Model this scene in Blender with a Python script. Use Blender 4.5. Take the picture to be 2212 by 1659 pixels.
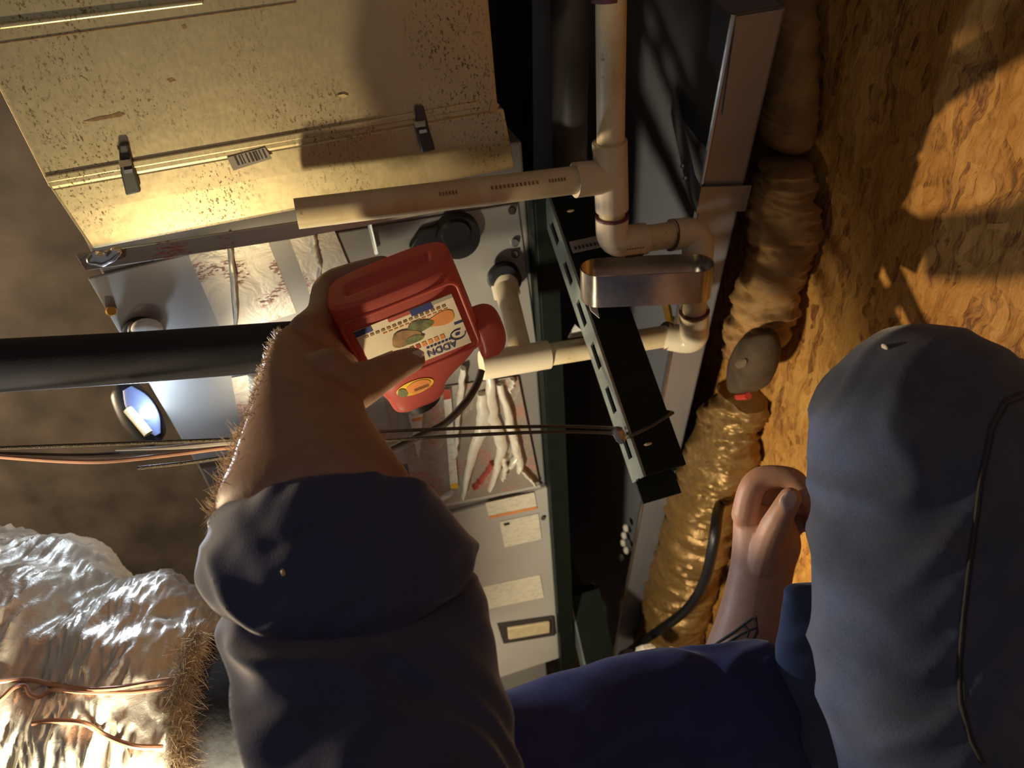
import bpy, bmesh, math, random
from mathutils import Vector, Matrix, noise as mnoise
from mathutils.bvhtree import BVHTree

for o in list(bpy.data.objects):
    bpy.data.objects.remove(o, do_unlink=True)
S = bpy.context.scene
COL = S.collection
V = Vector
rnd = random.Random(7)

# ------------------------------------------------------------------ camera
# The phone was held on its side: world "down" runs to the right of the frame.
F, CX, CY = 1523.0, 1106.0, 829.5
CAMZ = 0.55
hx = V((190, 1920, 1523)).normalized()          # along the air handler (world +X) in camera axes (right, down, forward)
dn = V((8000, -2000, 1523)); dn = (dn - hx * dn.dot(hx)).normalized()   # world down
ny = hx.cross(dn)                                # world +Y, away from the cabinet face, towards the photographer

def wd(c):
    c = V(c)
    return V((hx.dot(c), ny.dot(c), -dn.dot(c)))

CAM = V((0, 0, CAMZ))
def ray(px, py):
    return wd(((px - CX) / F, (py - CY) / F, 1.0))
def at(px, py, z):
    return CAM + ray(px, py) * z
def onY(px, py, y):
    r = ray(px, py); return CAM + r * (y / r.y)
def onZ(px, py, z):
    r = ray(px, py); return CAM + r * ((z - CAMZ) / r.z)

cd = bpy.data.cameras.new('camera'); cam = bpy.data.objects.new('camera', cd); COL.objects.link(cam)
cd.sensor_fit = 'HORIZONTAL'; cd.sensor_width = 36.0; cd.lens = 36.0 * F / 2212.0
cd.clip_start = 0.01; cd.clip_end = 50
R_, U_, B_ = wd((1, 0, 0)), wd((0, -1, 0)), wd((0, 0, -1))
cam.matrix_world = Matrix(((R_.x, U_.x, B_.x, 0), (R_.y, U_.y, B_.y, 0), (R_.z, U_.z, B_.z, CAMZ), (0, 0, 0, 1)))
cd.dof.use_dof = True; cd.dof.focus_distance = 0.56; cd.dof.aperture_fstop = 9.0
S.camera = cam

# ------------------------------------------------------------------ world, lamps, exposure
w = bpy.data.worlds.new('world'); S.world = w; w.use_nodes = True
w.node_tree.nodes['Background'].inputs[0].default_value = (0.92, 0.90, 0.92, 1)
w.node_tree.nodes['Background'].inputs[1].default_value = 0.10
S.view_settings.view_transform = 'Standard'
S.view_settings.look = 'None'
S.view_settings.gamma = 1.0
S.view_settings.exposure = 0.12
S.view_settings.use_curve_mapping = False
S.cycles.max_bounces = 6; S.cycles.diffuse_bounces = 3; S.cycles.glossy_bounces = 3; S.cycles.transmission_bounces = 3
S.cycles.use_adaptive_sampling = True; S.cycles.adaptive_threshold = 0.03
S.cycles.caustics_reflective = False; S.cycles.caustics_refractive = False

def lamp(name, kind, loc, energy, color, size=0.03, aim=None, angle=60, blend=0.5):
    d = bpy.data.lights.new(name, kind); o = bpy.data.objects.new(name, d); COL.objects.link(o)
    o.location = loc; d.energy = energy; d.color = color
    d.shadow_soft_size = size
    if kind == 'SPOT':
        d.spot_size = math.radians(angle); d.spot_blend = blend
    if aim is not None:
        o.rotation_euler = (V(aim) - V(loc)).to_track_quat('-Z', 'Y').to_euler()
    return o
# bare bulb under the roof above the cabinet; an unseen work lamp below the frame, split into added spots that spare the floor
lamp('roof_bulb', 'POINT', (0.52, -1.02, 1.95), 82, (1.0, 0.76, 0.48), 0.02)
WLP = V((0.70, -0.20, 0.80))
lamp('work_lamp_spot_plenum', 'SPOT', WLP, 12.5, (1.0, 0.80, 0.47), 0.03, aim=(0.03, -0.655, 0.60), angle=50, blend=0.5)
lamp('work_lamp_spot_cabinet', 'SPOT', WLP, 24, (1.0, 0.87, 0.64), 0.03, aim=(0.86, -0.75, 0.46), angle=94, blend=0.5)
lamp('added_duct_spot', 'SPOT', WLP, 30, (1.0, 0.86, 0.60), 0.04, aim=at(-200, 1750, .55), angle=84, blend=0.5)  # extra spot added only to brighten the foil duct
lamp('added_fill_point', 'POINT', WLP, 0.7, (1.0, 0.88, 0.66), 0.03)  # weak fill added to lift the nearby duct, no bulb of its own

# ------------------------------------------------------------------ node helpers
class NT:
    def __init__(s, name):
        s.m = bpy.data.materials.new(name); s.m.use_nodes = True
        s.t = s.m.node_tree; s.n = s.t.nodes; s.l = s.t.links
        s.b = s.n['Principled BSDF']; s.out = s.n['Material Output']
        s.geo = s.n.new('ShaderNodeNewGeometry')
        s.pos = s.geo.outputs['Position']
    def map(s, scale=(1, 1, 1), rot=(0, 0, 0), loc=(0, 0, 0), vec=None):
        k = s.n.new('ShaderNodeMapping'); k.inputs['Scale'].default_value = scale
        k.inputs['Rotation'].default_value = rot; k.inputs['Location'].default_value = loc
        s.l.new(vec or s.pos, k.inputs['Vector']); return k.outputs[0]
    def noise(s, scale, detail=3, rough=0.55, vec=None, dist=0.0, col=False):
        k = s.n.new('ShaderNodeTexNoise'); k.inputs['Scale'].default_value = scale
        k.inputs['Detail'].default_value = detail; k.inputs['Roughness'].default_value = rough
        k.inputs['Distortion'].default_value = dist
        s.l.new(vec or s.pos, k.inputs['Vector']); return k.outputs['Color' if col else 'Fac']
    def voro(s, scale, vec=None, out='Color', feature='F1', rand=1.0):
        k = s.n.new('ShaderNodeTexVoronoi'); k.feature = feature; k.inputs['Scale'].default_value = scale
        k.inputs['Randomness'].default_value = rand
        s.l.new(vec or s.pos, k.inputs['Vector']); return k.outputs[out]
    def sep(s, col):
        k = s.n.new('ShaderNodeSeparateColor'); s.l.new(col, k.inputs[0]); return k.outputs[0]
    def ramp(s, fac, *stops, interp='LINEAR'):
        k = s.n.new('ShaderNodeValToRGB'); e = k.color_ramp.elements; k.color_ramp.interpolation = interp
        while len(e) < len(stops): e.new(0.5)
        for q, (p, c) in zip(e, stops):
            q.position = p
            if not hasattr(c, '__len__'): c = (c, c, c)
            q.color = (*c, 1)
        s.l.new(fac, k.inputs[0]); return k.outputs[0]
    def mix(s, fac, a, b, mode='MIX'):
        k = s.n.new('ShaderNodeMix'); k.data_type = 'RGBA'; k.blend_type = mode
        for sock, val in ((k.inputs[0], fac), (k.inputs[6], a), (k.inputs[7], b)):
            if hasattr(val, 'is_output'): s.l.new(val, sock)
            elif hasattr(val, '__len__'): sock.default_value = (*val, 1)
            else: sock.default_value = val
        return k.outputs[2]
    def math(s, op, a, b=0.0):
        k = s.n.new('ShaderNodeMath'); k.operation = op
        for sock, val in zip(k.inputs, (a, b)):
            if hasattr(val, 'is_output'): s.l.new(val, sock)
            else: sock.default_value = val
        return k.outputs[0]
    def set(s, key, val):
        sock = s.b.inputs[key]
        if hasattr(val, 'is_output'): s.l.new(val, sock)
        elif hasattr(val, '__len__'): sock.default_value = (*val, 1) if len(val) == 3 and len(sock.default_value) == 4 else val
        else: sock.default_value = val
    def bump(s, height, strength=0.3, dist=0.002):
        k = s.n.new('ShaderNodeBump'); k.inputs['Strength'].default_value = strength
        k.inputs['Distance'].default_value = dist
        s.l.new(height, k.inputs['Height']); s.l.new(k.outputs[0], s.b.inputs['Normal'])

MATS = {}
def plain(name, col, rough=0.5, metal=0.0, vary=0.12, scale=60, bump=0.0, bscale=300, spec=0.5):
    t = NT(name)
    n = t.noise(scale, 4)
    lo = tuple(max(0, c * (1 - vary)) for c in col); hi = tuple(min(1, c * (1 + vary)) for c in col)
    t.set('Base Color', t.ramp(n, (0.3, lo), (0.7, hi)))
    t.set('Roughness', rough); t.set('Metallic', metal); t.set('Specular IOR Level', spec)
    if bump: t.bump(t.noise(bscale, 3), bump, 0.001)
    MATS[name] = t.m
    return t.m

def galvanised(name, tint, rough=(0.28, 0.5), speck=0.0, stain=0.35, metal=0.95):
    t = NT(name)
    sp = t.noise(1.0, 3, 0.6, vec=t.map((160, 160, 320)))
    cloud = t.noise(7, 5, 0.6, dist=0.6)
    base = t.mix(0.5, tint, t.ramp(sp, (0.0, tuple(c * .9 for c in tint)), (1.0, tuple(min(1, c * 1.05) for c in tint))))
    base = t.mix(t.ramp(cloud, (0.45, 0.0), (0.75, stain)), base, (0.30, 0.24, 0.17))
    if speck:
        s1 = t.noise(1.0, 3, 0.75, vec=t.map((260, 260, 420))); s2 = t.noise(9, 2)
        mask = t.math('MULTIPLY', t.ramp(s1, (0.57, 0.0), (0.62, 1.0)), t.ramp(s2, (0.40, 0.0), (0.58, 1.0)))
        base = t.mix(t.math('MULTIPLY', mask, speck), base, (0.16, 0.11, 0.05))
        t.set('Metallic', t.ramp(mask, (0.0, metal), (1.0, 0.3)))
    else:
        t.set('Metallic', metal)
    t.set('Base Color', base)
    t.set('Roughness', t.ramp(t.mix(0.5, sp, cloud), (0.2, rough[0]), (0.8, rough[1])))
    t.bump(t.noise(25, 3), 0.12, 0.004)
    MATS[name] = t.m
    return t.m

def osb(name):
    t = NT(name)
    warp = t.mix(0.03, t.pos, t.noise(22, 2, col=True))
    layers = []
    for i, (ang, sx, sy) in enumerate(((0.08, 13, 85), (0.65, 15, 90), (-0.5, 16, 95))):
        vec = t.map((sx, sy, 20), (0, 0, ang), (i * 3.1, i * 1.7, 0), vec=warp)
        layers.append((t.sep(t.voro(1.0, vec)), ang))
    pick = t.noise(24, 1, 0.5)
    m1 = t.ramp(pick, (0.52, 0.0), (0.53, 1.0)); m2 = t.ramp(pick, (0.40, 1.0), (0.41, 0.0))
    v = t.mix(m1, layers[0][0], layers[1][0]); v = t.mix(m2, v, layers[2][0])
    fib = t.noise(1.0, 4, 0.7, vec=t.map((60, 420, 40), (0, 0, 0.15), vec=warp))
    curl = t.noise(1.0, 4, 0.75, vec=t.map((70, 150, 70), (0, 0, -0.2), vec=warp), dist=1.0)
    v = t.math('ADD', t.math('ADD', t.math('MULTIPLY', v, 0.26), t.math('MULTIPLY', fib, 0.48)), t.math('MULTIPLY', curl, 0.42))
    col = t.ramp(v, (0.40, (0.20, 0.068, 0.010)), (0.52, (0.52, 0.235, 0.042)), (0.62, (0.64, 0.30, 0.058)), (0.80, (0.74, 0.40, 0.10)))
    dark = t.ramp(curl, (0.64, 0.0), (0.69, 0.75))
    col = t.mix(dark, col, (0.15, 0.05, 0.012))
    blot = t.ramp(t.noise(8, 3, 0.65), (0.60, 0.0), (0.70, 0.45))
    col = t.mix(blot, col, (0.22, 0.08, 0.03))
    t.set('Base Color', col); t.set('Roughness', 0.6)
    t.bump(v, 0.9, 0.004)
    MATS[name] = t.m
    return t.m

def pvc(name):
    t = NT(name)
    base = t.mix(t.ramp(t.noise(18, 4, 0.6, dist=1), (0.42, 0.0), (0.68, 0.55)), (0.82, 0.69, 0.44), (0.62, 0.44, 0.20))
    sp = t.math('MULTIPLY', t.ramp(t.noise(120, 3, 0.7), (0.62, 0.0), (0.7, 1.0)), t.ramp(t.noise(14, 2), (0.5, 0.0), (0.6, 0.7)))
    t.set('Base Color', t.mix(sp, base, (0.18, 0.11, 0.05)))
    t.set('Roughness', 0.38)
    MATS[name] = t.m

def foil(name, tint, rough=0.22, prints=False, bscale=35, bstr=0.5):
    t = NT(name)
    base = t.mix(t.noise(30, 3), tint, tuple(c * 0.8 for c in tint))
    if prints:
        spots = t.ramp(t.noise(30, 1, 0.3), (0.55, 0.0), (0.60, 1.0))
        fine = t.ramp(t.noise(1.0, 2, 0.7, vec=t.map((500, 500, 160))), (0.50, 0.0), (0.54, 1.0))
        msk = t.math('MULTIPLY', spots, fine)
        base = t.mix(t.math('MULTIPLY', msk, 0.75), base, (0.55, 0.10, 0.07))
        t.set('Metallic', t.ramp(msk, (0, 0.55), (1, 0.0)))
    else:
        t.set('Metallic', 0.92)
    t.set('Base Color', base); t.set('Roughness', rough)
    t.bump(t.noise(bscale, 5, 0.65, dist=0.8), bstr, 0.004)
    MATS[name] = t.m

def skin(name, col):
    t = NT(name)
    n = t.noise(90, 4, 0.6)
    t.set('Base Color', t.ramp(n, (0.3, tuple(c * .85 for c in col)), (0.7, col)))
    t.set('Roughness', 0.5); t.set('Subsurface Weight', 0.15)
    t.set('Subsurface Radius', (0.008, 0.003, 0.0015)); t.set('Subsurface Scale', 0.6)
    t.bump(t.noise(500, 3, 0.6), 0.15, 0.0006)
    MATS[name] = t.m

def cloth(name, col, vary=0.15, weave=1800, sheen=0.4, wear=None):
    t = NT(name)
    n = t.noise(30, 5, 0.6)
    c = t.ramp(n, (0.3, tuple(k * (1 - vary) for k in col)), (0.7, tuple(k * (1 + vary) for k in col)))
    if wear:
        c = t.mix(t.ramp(t.noise(12, 4, 0.65), (0.45, 0.0), (0.7, 0.6)), c, wear)
    fine = t.noise(weave, 2, 0.5, vec=t.map((1, 0.35, 1)))
    c = t.mix(0.25, c, t.ramp(fine, (0.35, tuple(k * .5 for k in col)), (0.65, tuple(min(1, k * 1.6) for k in col))))
    t.set('Base Color', c); t.set('Roughness', 0.85); t.set('Specular IOR Level', 0.15)
    t.set('Sheen Weight', sheen); t.set('Sheen Roughness', 0.4)
    t.bump(fine, 0.25, 0.0006)
    MATS[name] = t.m

def red_plastic():
    t = NT('red_plastic')
    t.set('Base Color', t.ramp(t.noise(15, 3), (0.3, (0.48, 0.10, 0.08)), (0.7, (0.58, 0.14, 0.11))))
    t.set('Roughness', 0.33)
    tr = t.n.new('ShaderNodeBsdfTranslucent'); tr.inputs[0].default_value = (1.0, 0.42, 0.34, 1)
    mx = t.n.new('ShaderNodeMixShader'); mx.inputs[0].default_value = 0.38
    t.l.new(t.b.outputs[0], mx.inputs[1]); t.l.new(tr.outputs[0], mx.inputs[2]); t.l.new(mx.outputs[0], t.out.inputs[0])
    MATS['red_plastic'] = t.m

def emit(name, col, strength):
    t = NT(name); t.set('Base Color', col); t.set('Emission Color', col); t.set('Emission Strength', strength)
    MATS[name] = t.m

def paper(name, col, ink=(0.35, 0.33, 0.28), rows=(400, 400, 90), amt=0.35):
    t = NT(name)
    ln = t.ramp(t.noise(1.0, 2, 0.6, vec=t.map(rows)), (0.53, 0.0), (0.58, amt))
    t.set('Base Color', t.mix(ln, col, ink)); t.set('Roughness', 0.55)
    MATS[name] = t.m

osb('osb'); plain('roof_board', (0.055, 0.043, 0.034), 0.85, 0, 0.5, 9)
galvanised('plenum_metal', (0.82, 0.69, 0.41), (0.30, 0.46), speck=0.95, stain=0.2, metal=0.85)
galvanised('pan_metal', (0.36, 0.37, 0.41), (0.30, 0.5), stain=0.12, metal=0.55)
galvanised('strap_metal', (0.55, 0.49, 0.40), (0.18, 0.32), stain=0.15)
galvanised('bright_metal', (0.85, 0.83, 0.80), (0.15, 0.3), stain=0.1)
plain('cabinet_paint', (0.50, 0.47, 0.41), 0.38, 0.0, 0.06, 8, spec=0.6)
plain('cabinet_grey', (0.34, 0.32, 0.29), 0.35, 0.3, 0.08, 8)
plain('cabinet_light', (0.46, 0.44, 0.40), 0.3, 0.2, 0.06, 8)
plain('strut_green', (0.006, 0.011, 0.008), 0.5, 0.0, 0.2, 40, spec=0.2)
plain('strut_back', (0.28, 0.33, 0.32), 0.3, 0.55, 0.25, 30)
plain('black_rubber', (0.008, 0.008, 0.010), 0.45, 0, 0.2)
plain('foam_black', (0.020, 0.020, 0.028), 0.72, 0, 0.25, 25, 0.25, 500, spec=0.3)
plain('dark_duct', (0.045, 0.045, 0.045), 0.9, 0, 0.4, 30, 0.4, 200, spec=0.1)
plain('cable_brown', (0.05, 0.035, 0.028), 0.5, 0, 0.2)
plain('wire_rope', (0.12, 0.10, 0.07), 0.45, 0.6, 0.4, 900, 0.8, 900)
plain('copper_wire', (0.60, 0.32, 0.20), 0.5, 0.1, 0.15)
plain('white_wire', (0.6, 0.56, 0.5), 0.5, 0, 0.1)
plain('brass', (0.8, 0.48, 0.1), 0.25, 0.9, 0.1)
plain('screw_steel', (0.45, 0.43, 0.42), 0.25, 0.9, 0.1)
plain('primer_purple', (0.16, 0.06, 0.08), 0.4, 0, 0.3)
plain('grey_tube', (0.10, 0.10, 0.095), 0.5, 0.2, 0.3, 12)
plain('kraft', (0.36, 0.19, 0.06), 0.7, 0.0, 0.35, 25, 0.5, 120)
plain('fringe', (0.45, 0.33, 0.21), 0.8, 0, 0.3, 60)
plain('pouch_leather', (0.075, 0.046, 0.022), 0.85, 0, 0.4, 40, 0.3, 200)
plain('worn_leather', (0.15, 0.10, 0.055), 0.8)
plain('red_trim', (0.55, 0.05, 0.03), 0.45)
plain('cream_plastic', (0.62, 0.52, 0.30), 0.4)
plain('ink_dark', (0.05, 0.04, 0.035), 0.6)
plain('ink_blue', (0.03, 0.04, 0.20), 0.5)
plain('ink_red', (0.45, 0.08, 0.05), 0.5)
plain('ink_orange', (0.80, 0.30, 0.09), 0.5)
plain('ink_brown', (0.30, 0.17, 0.07), 0.5, vary=0.4, scale=150)
plain('ink_olive', (0.16, 0.17, 0.07), 0.5, vary=0.5, scale=200)
plain('ink_yellow', (0.85, 0.55, 0.05), 0.5, vary=0.25, scale=120)
plain('sticker_cream', (0.80, 0.70, 0.52), 0.45, 0, 0.06)
plain('sticker_grey', (0.40, 0.36, 0.30), 0.5, 0, 0.1)
plain('crumple', (0.86, 0.80, 0.66), 0.35, 0.15, 0.12, 60, 0.5, 90)
plain('hair_blond', (0.78, 0.62, 0.42), 0.4)
plain('nail', (0.80, 0.60, 0.55), 0.3)
plain('tattoo_ink', (0.06, 0.06, 0.06), 0.7)
plain('wood_chip', (0.75, 0.58, 0.30), 0.6)
plain('housing_black', (0.012, 0.012, 0.015), 0.4)
plain('lens_grey', (0.16, 0.19, 0.34), 0.5)
plain('thread', (0.055, 0.05, 0.05), 0.8)
paper('label_paper', (0.82, 0.76, 0.58))
paper('white_paper', (0.82, 0.79, 0.70))
pvc('pvc'); plain('pvc_fitting', (0.80, 0.68, 0.47), 0.32, 0, 0.06, 20)
foil('foil_duct', (0.92, 0.87, 0.76), 0.40, bscale=80, bstr=0.3)
MATS['foil_duct'].node_tree.nodes['Principled BSDF'].inputs['Metallic'].default_value = 0.62
foil('foil_tape', (0.66, 0.60, 0.50), 0.34, prints=True, bscale=30, bstr=0.15)
foil('foil_tape_dull', (0.66, 0.59, 0.48), 0.34, prints=True, bscale=60, bstr=0.5)
foil('foil_gold', (0.33, 0.19, 0.06), 0.42, bscale=40, bstr=0.5)
MATS['foil_gold'].node_tree.nodes['Principled BSDF'].inputs['Metallic'].default_value = 0.45
skin('skin_dark', (0.40, 0.245, 0.185)); skin('skin_light', (0.62, 0.36, 0.25))
cloth('navy_cloth', (0.056, 0.074, 0.170), 0.12, sheen=1.0)
cloth('blue_cloth', (0.048, 0.053, 0.150), 0.2, sheen=0.3)
cloth('denim', (0.075, 0.098, 0.175), 0.2, wear=(0.11, 0.115, 0.125))
red_plastic()
emit('led', (0.75, 0.88, 1.0), 25.0)

# ------------------------------------------------------------------ mesh helpers
class MB:
    def __init__(s):
        s.v = []; s.f = []
    def add(s, vs, fs):
        o = len(s.v); s.v += [tuple(p) for p in vs]; s.f += [tuple(i + o for i in f) for f in fs]
        return s
    def box(s, o, a, b, c):
        """corner o, edge vectors a b c"""
        o, a, b, c = V(o), V(a), V(b), V(c)
        if a.cross(b).dot(c) < 0: a, b = b, a
        p = [o, o + a, o + a + b, o + b, o + c, o + a + c, o + a + b + c, o + b + c]
        return s.add(p, [(3, 2, 1, 0), (4, 5, 6, 7), (0, 1, 5, 4), (1, 2, 6, 5), (2, 3, 7, 6), (3, 0, 4, 7)])
    def wbox(s, x0, x1, y0, y1, z0, z1):
        return s.box((x0, y0, z0), (x1 - x0, 0, 0), (0, y1 - y0, 0), (0, 0, z1 - z0))
    def prism(s, pts, off):
        """closed polygon pts extruded by off"""
        pts = [V(p) for p in pts]; off = V(off); n = len(pts)
        nr = V((0, 0, 0))
        for i in range(n):
            nr += (pts[i] - pts[0]).cross(pts[(i + 1) % n] - pts[0])
        if nr.dot(off) < 0: pts.reverse()
        fs = [tuple(range(n - 1, -1, -1)), tuple(range(n, 2 * n))]
        for i in range(n):
            j = (i + 1) % n; fs.append((i, j, n + j, n + i))
        return s.add(pts + [p + off for p in pts], fs)
    def tube(s, path, r, seg=12, cap=True, smooth=0):
        path = [V(p) for p in path]
        if smooth: path, r = catmull(path, r, smooth)
        n = len(path)
        rs = r if hasattr(r, '__len__') else [r] * n
        vs = []; fs = []
        t = (path[1] - path[0]).normalized()
        u = t.orthogonal().normalized()
        for i in range(n):
            if i == 0: t = (path[1] - path[0])
            elif i == n - 1: t = (path[-1] - path[-2])
            else: t = (path[i + 1] - path[i]).normalized() + (path[i] - path[i - 1]).normalized()
            t.normalize(); u = (u - t * u.dot(t)).normalized(); q = t.cross(u)
            for k in range(seg):
                a = 2 * math.pi * k / seg
                vs.append(path[i] + (u * math.cos(a) + q * math.sin(a)) * rs[i])
        for i in range(n - 1):
            for k in range(seg):
                k2 = (k + 1) % seg
                fs.append((i * seg + k, i * seg + k2, (i + 1) * seg + k2, (i + 1) * seg + k))
        if cap:
            fs.append(tuple(range(seg - 1, -1, -1))); fs.append(tuple((n - 1) * seg + k for k in range(seg)))
        return s.add(vs, fs)
    def loft(s, rings, seg=40, cap=True, sub=1, disp=None, power=2.0):
        """rings: (centre, half-width vector, half-depth vector)"""
        R = [(V(c), V(a), V(b)) for c, a, b in rings]
        if sub > 1:
            out = []
            for i in range(len(R) - 1):
                q = [R[max(0, i - 1)], R[i], R[i + 1], R[min(len(R) - 1, i + 2)]]
                for k in range(sub):
                    t = k / sub
                    out.append(tuple(cr(q[0][j], q[1][j], q[2][j], q[3][j], t) for j in range(3)))
            R = out + [R[-1]]
        vs = []; fs = []; n = len(R)
        for i, (c, a, b) in enumerate(R):
            for k in range(seg):
                th = 2 * math.pi * k / seg
                co, si = math.cos(th), math.sin(th)
                if power != 2.0:
                    co = math.copysign(abs(co) ** (2 / power), co); si = math.copysign(abs(si) ** (2 / power), si)
                p = c + a * co + b * si
                if disp: p = disp(p, (p - c), i / (n - 1), th)
                vs.append(p)
        for i in range(n - 1):
            for k in range(seg):
                k2 = (k + 1) % seg
                fs.append((i * seg + k, i * seg + k2, (i + 1) * seg + k2, (i + 1) * seg + k))
        if cap:
            fs.append(tuple(range(seg - 1, -1, -1))); fs.append(tuple((n - 1) * seg + k for k in range(seg)))
        return s.add(vs, fs)
    def ball(s, c, rx, ry=None, rz=None, seg=16, rings=10, frame=None):
        c = V(c); ry = ry or rx; rz = rz or rx
        ex, ey, ez = frame or (V((1, 0, 0)), V((0, 1, 0)), V((0, 0, 1)))
        rr = []
        for i in range(1, rings):
            ph = math.pi * i / rings
            rr.append((c - ez * rz * math.cos(ph), ex * rx * math.sin(ph), ey * ry * math.sin(ph)))
        return s.loft(rr, seg)
    def disc(s, c, n, r, h, seg=24, r2=None):
        c = V(c); n = V(n).normalized()
        return s.tube([c, c + n * h], [r, r2 if r2 is not None else r], seg)
    def ribbon(s, path, wvec, thick):
        """path of points, width vector (const or list), thickness along local normal"""
        path = [V(p) for p in path]; n = len(path); vs = []; fs = []
        ws = wvec if isinstance(wvec, list) else [V(wvec)] * n
        for i in range(n):
            t = (path[min(i + 1, n - 1)] - path[max(i - 1, 0)]).normalized()
            nn = t.cross(V(ws[i])).normalized() * thick
            vs += [path[i], path[i] + V(ws[i]), path[i] + V(ws[i]) + nn, path[i] + nn]
        for i in range(n - 1):
            for k in range(4):
                fs.append((4 * i + k, 4 * i + (k + 1) % 4, 4 * i + 4 + (k + 1) % 4, 4 * i + 4 + k))
        fs += [(3, 2, 1, 0), tuple(4 * (n - 1) + k for k in range(4))]
        return s.add(vs, fs)
    def build(s, name, mat, parent=None, smooth=True, bevel=0.0, fix=True):
        me = bpy.data.meshes.new(name)
        me.from_pydata(s.v, [], s.f); me.update()
        bm = bmesh.new(); bm.from_mesh(me)
        if fix: bmesh.ops.recalc_face_normals(bm, faces=bm.faces)
        bm.to_mesh(me); bm.free()
        return link(name, me, mat, parent, smooth, bevel)

def soften(o, it=8, f=0.5):
    m = o.modifiers.new('soften', 'SMOOTH'); m.iterations = it; m.factor = f
    return o

def link(name, me, mat, parent=None, smooth=True, bevel=0.0):
    me.materials.clear(); me.materials.append(MATS[mat])
    o = bpy.data.objects.new(name, me); COL.objects.link(o)
    if smooth:
        for p in me.polygons: p.use_smooth = True
        try: me.set_sharp_from_angle(angle=math.radians(42))
        except Exception: pass
    if bevel:
        b = o.modifiers.new('bevel', 'BEVEL'); b.width = bevel; b.segments = 2; b.limit_method = 'ANGLE'; b.angle_limit = 0.7
    if parent is not None: adopt(o, parent)
    return o

def adopt(o, parent):
    o.parent = parent
    o.matrix_parent_inverse = pw(parent).inverted()

def pw(o):
    m = Matrix.Translation(o.location)
    return m if o.parent is None else pw(o.parent) @ o.matrix_parent_inverse @ m

def cr(a, b, c, d, t):
    return 0.5 * ((2 * b) + (c - a) * t + (2 * a - 5 * b + 4 * c - d) * t * t + (3 * b - a - 3 * c + d) * t ** 3)
def catmull(path, r, sub):
    P = []; Q = []
    rs = list(r) if hasattr(r, '__len__') else [r] * len(path)
    for i in range(len(path) - 1):
        a, b, c, d = (path[max(0, i - 1)], path[i], path[i + 1], path[min(len(path) - 1, i + 2)])
        for k in range(sub):
            t = k / sub; P.append(cr(a, b, c, d, t)); Q.append(rs[i] * (1 - t) + rs[i + 1] * t)
    return P + [path[-1]], Q + [rs[-1]]

def thing(name, loc, label, cat, group=None):
    o = bpy.data.objects.new(name, None); COL.objects.link(o); o.location = loc; o.empty_display_size = 0.02
    return tag(o, label, cat, group)
def tag(o, label, cat, group=None, kind=None):
    o['label'] = label; o['category'] = cat
    if group: o['group'] = group
    if kind: o['kind'] = kind
    return o
def structure(o, label=None, cat=None):
    o['kind'] = 'structure'
    if label: o['label'] = label
    if cat: o['category'] = cat
    return o

def remeshed(mb, voxel, smooth_iter=6, factor=0.6):
    me = bpy.data.meshes.new('tmp'); me.from_pydata(mb.v, [], mb.f); me.update()
    bm = bmesh.new(); bm.from_mesh(me); bmesh.ops.recalc_face_normals(bm, faces=bm.faces); bm.to_mesh(me); bm.free()
    o = bpy.data.objects.new('tmp', me); COL.objects.link(o)
    m = o.modifiers.new('r', 'REMESH'); m.mode = 'VOXEL'; m.voxel_size = voxel
    if smooth_iter:
        k = o.modifiers.new('s', 'SMOOTH'); k.iterations = smooth_iter; k.factor = factor
    dg = bpy.context.evaluated_depsgraph_get(); dg.update()
    out = bpy.data.meshes.new_from_object(o.evaluated_get(dg), depsgraph=dg)
    bpy.data.objects.remove(o, do_unlink=True); bpy.data.meshes.remove(me)
    return out

def bvh(me_or_obj):
    me = me_or_obj.data if hasattr(me_or_obj, 'data') else me_or_obj
    return BVHTree.FromPolygons([v.co.copy() for v in me.vertices], [tuple(p.vertices) for p in me.polygons])
def hit(tree, px, py, lift=0.0):
    d = ray(px, py).normalized()
    loc, nor, i, dist = tree.ray_cast(CAM, d)
    if loc is None: return None
    return loc - d * lift

def text_mesh(name, body, size, origin, right, up, mat, parent, depth=0.0):
    cu = bpy.data.curves.new(name, 'FONT'); cu.body = body; cu.size = size; cu.extrude = 0.00008
    cu.align_x = 'CENTER'; cu.align_y = 'CENTER'
    o = bpy.data.objects.new(name, cu); COL.objects.link(o)
    dg = bpy.context.evaluated_depsgraph_get(); dg.update()
    me = bpy.data.meshes.new_from_object(o.evaluated_get(dg), depsgraph=dg)
    bpy.data.objects.remove(o, do_unlink=True)
    r = V(right).normalized(); u = V(up).normalized(); n = r.cross(u)
    for v in me.vertices:
        v.co = V(origin) + r * v.co.x + u * v.co.y + n * v.co.z
    return link(name, me, mat, parent, False)

def ringpx(L, R, z, ky=0.0, kz=1.0, ratio=1.0, zr=None):
    """ring from left and right outline pixels at depth z; (0, ky, kz) is the way its far side lies"""
    a0 = at(L[0], L[1], z); b0 = at(R[0], R[1], zr or z)
    c = (a0 + b0) / 2; a = (b0 - a0) / 2
    b = wd((0, ky, kz)) * a.length * ratio
    return (c, a, b)

FY = -0.75                                   # plane of the cabinet face
def fq(pts, off=0.0):
    return [onY(px, py, FY + off) for px, py in pts]

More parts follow.
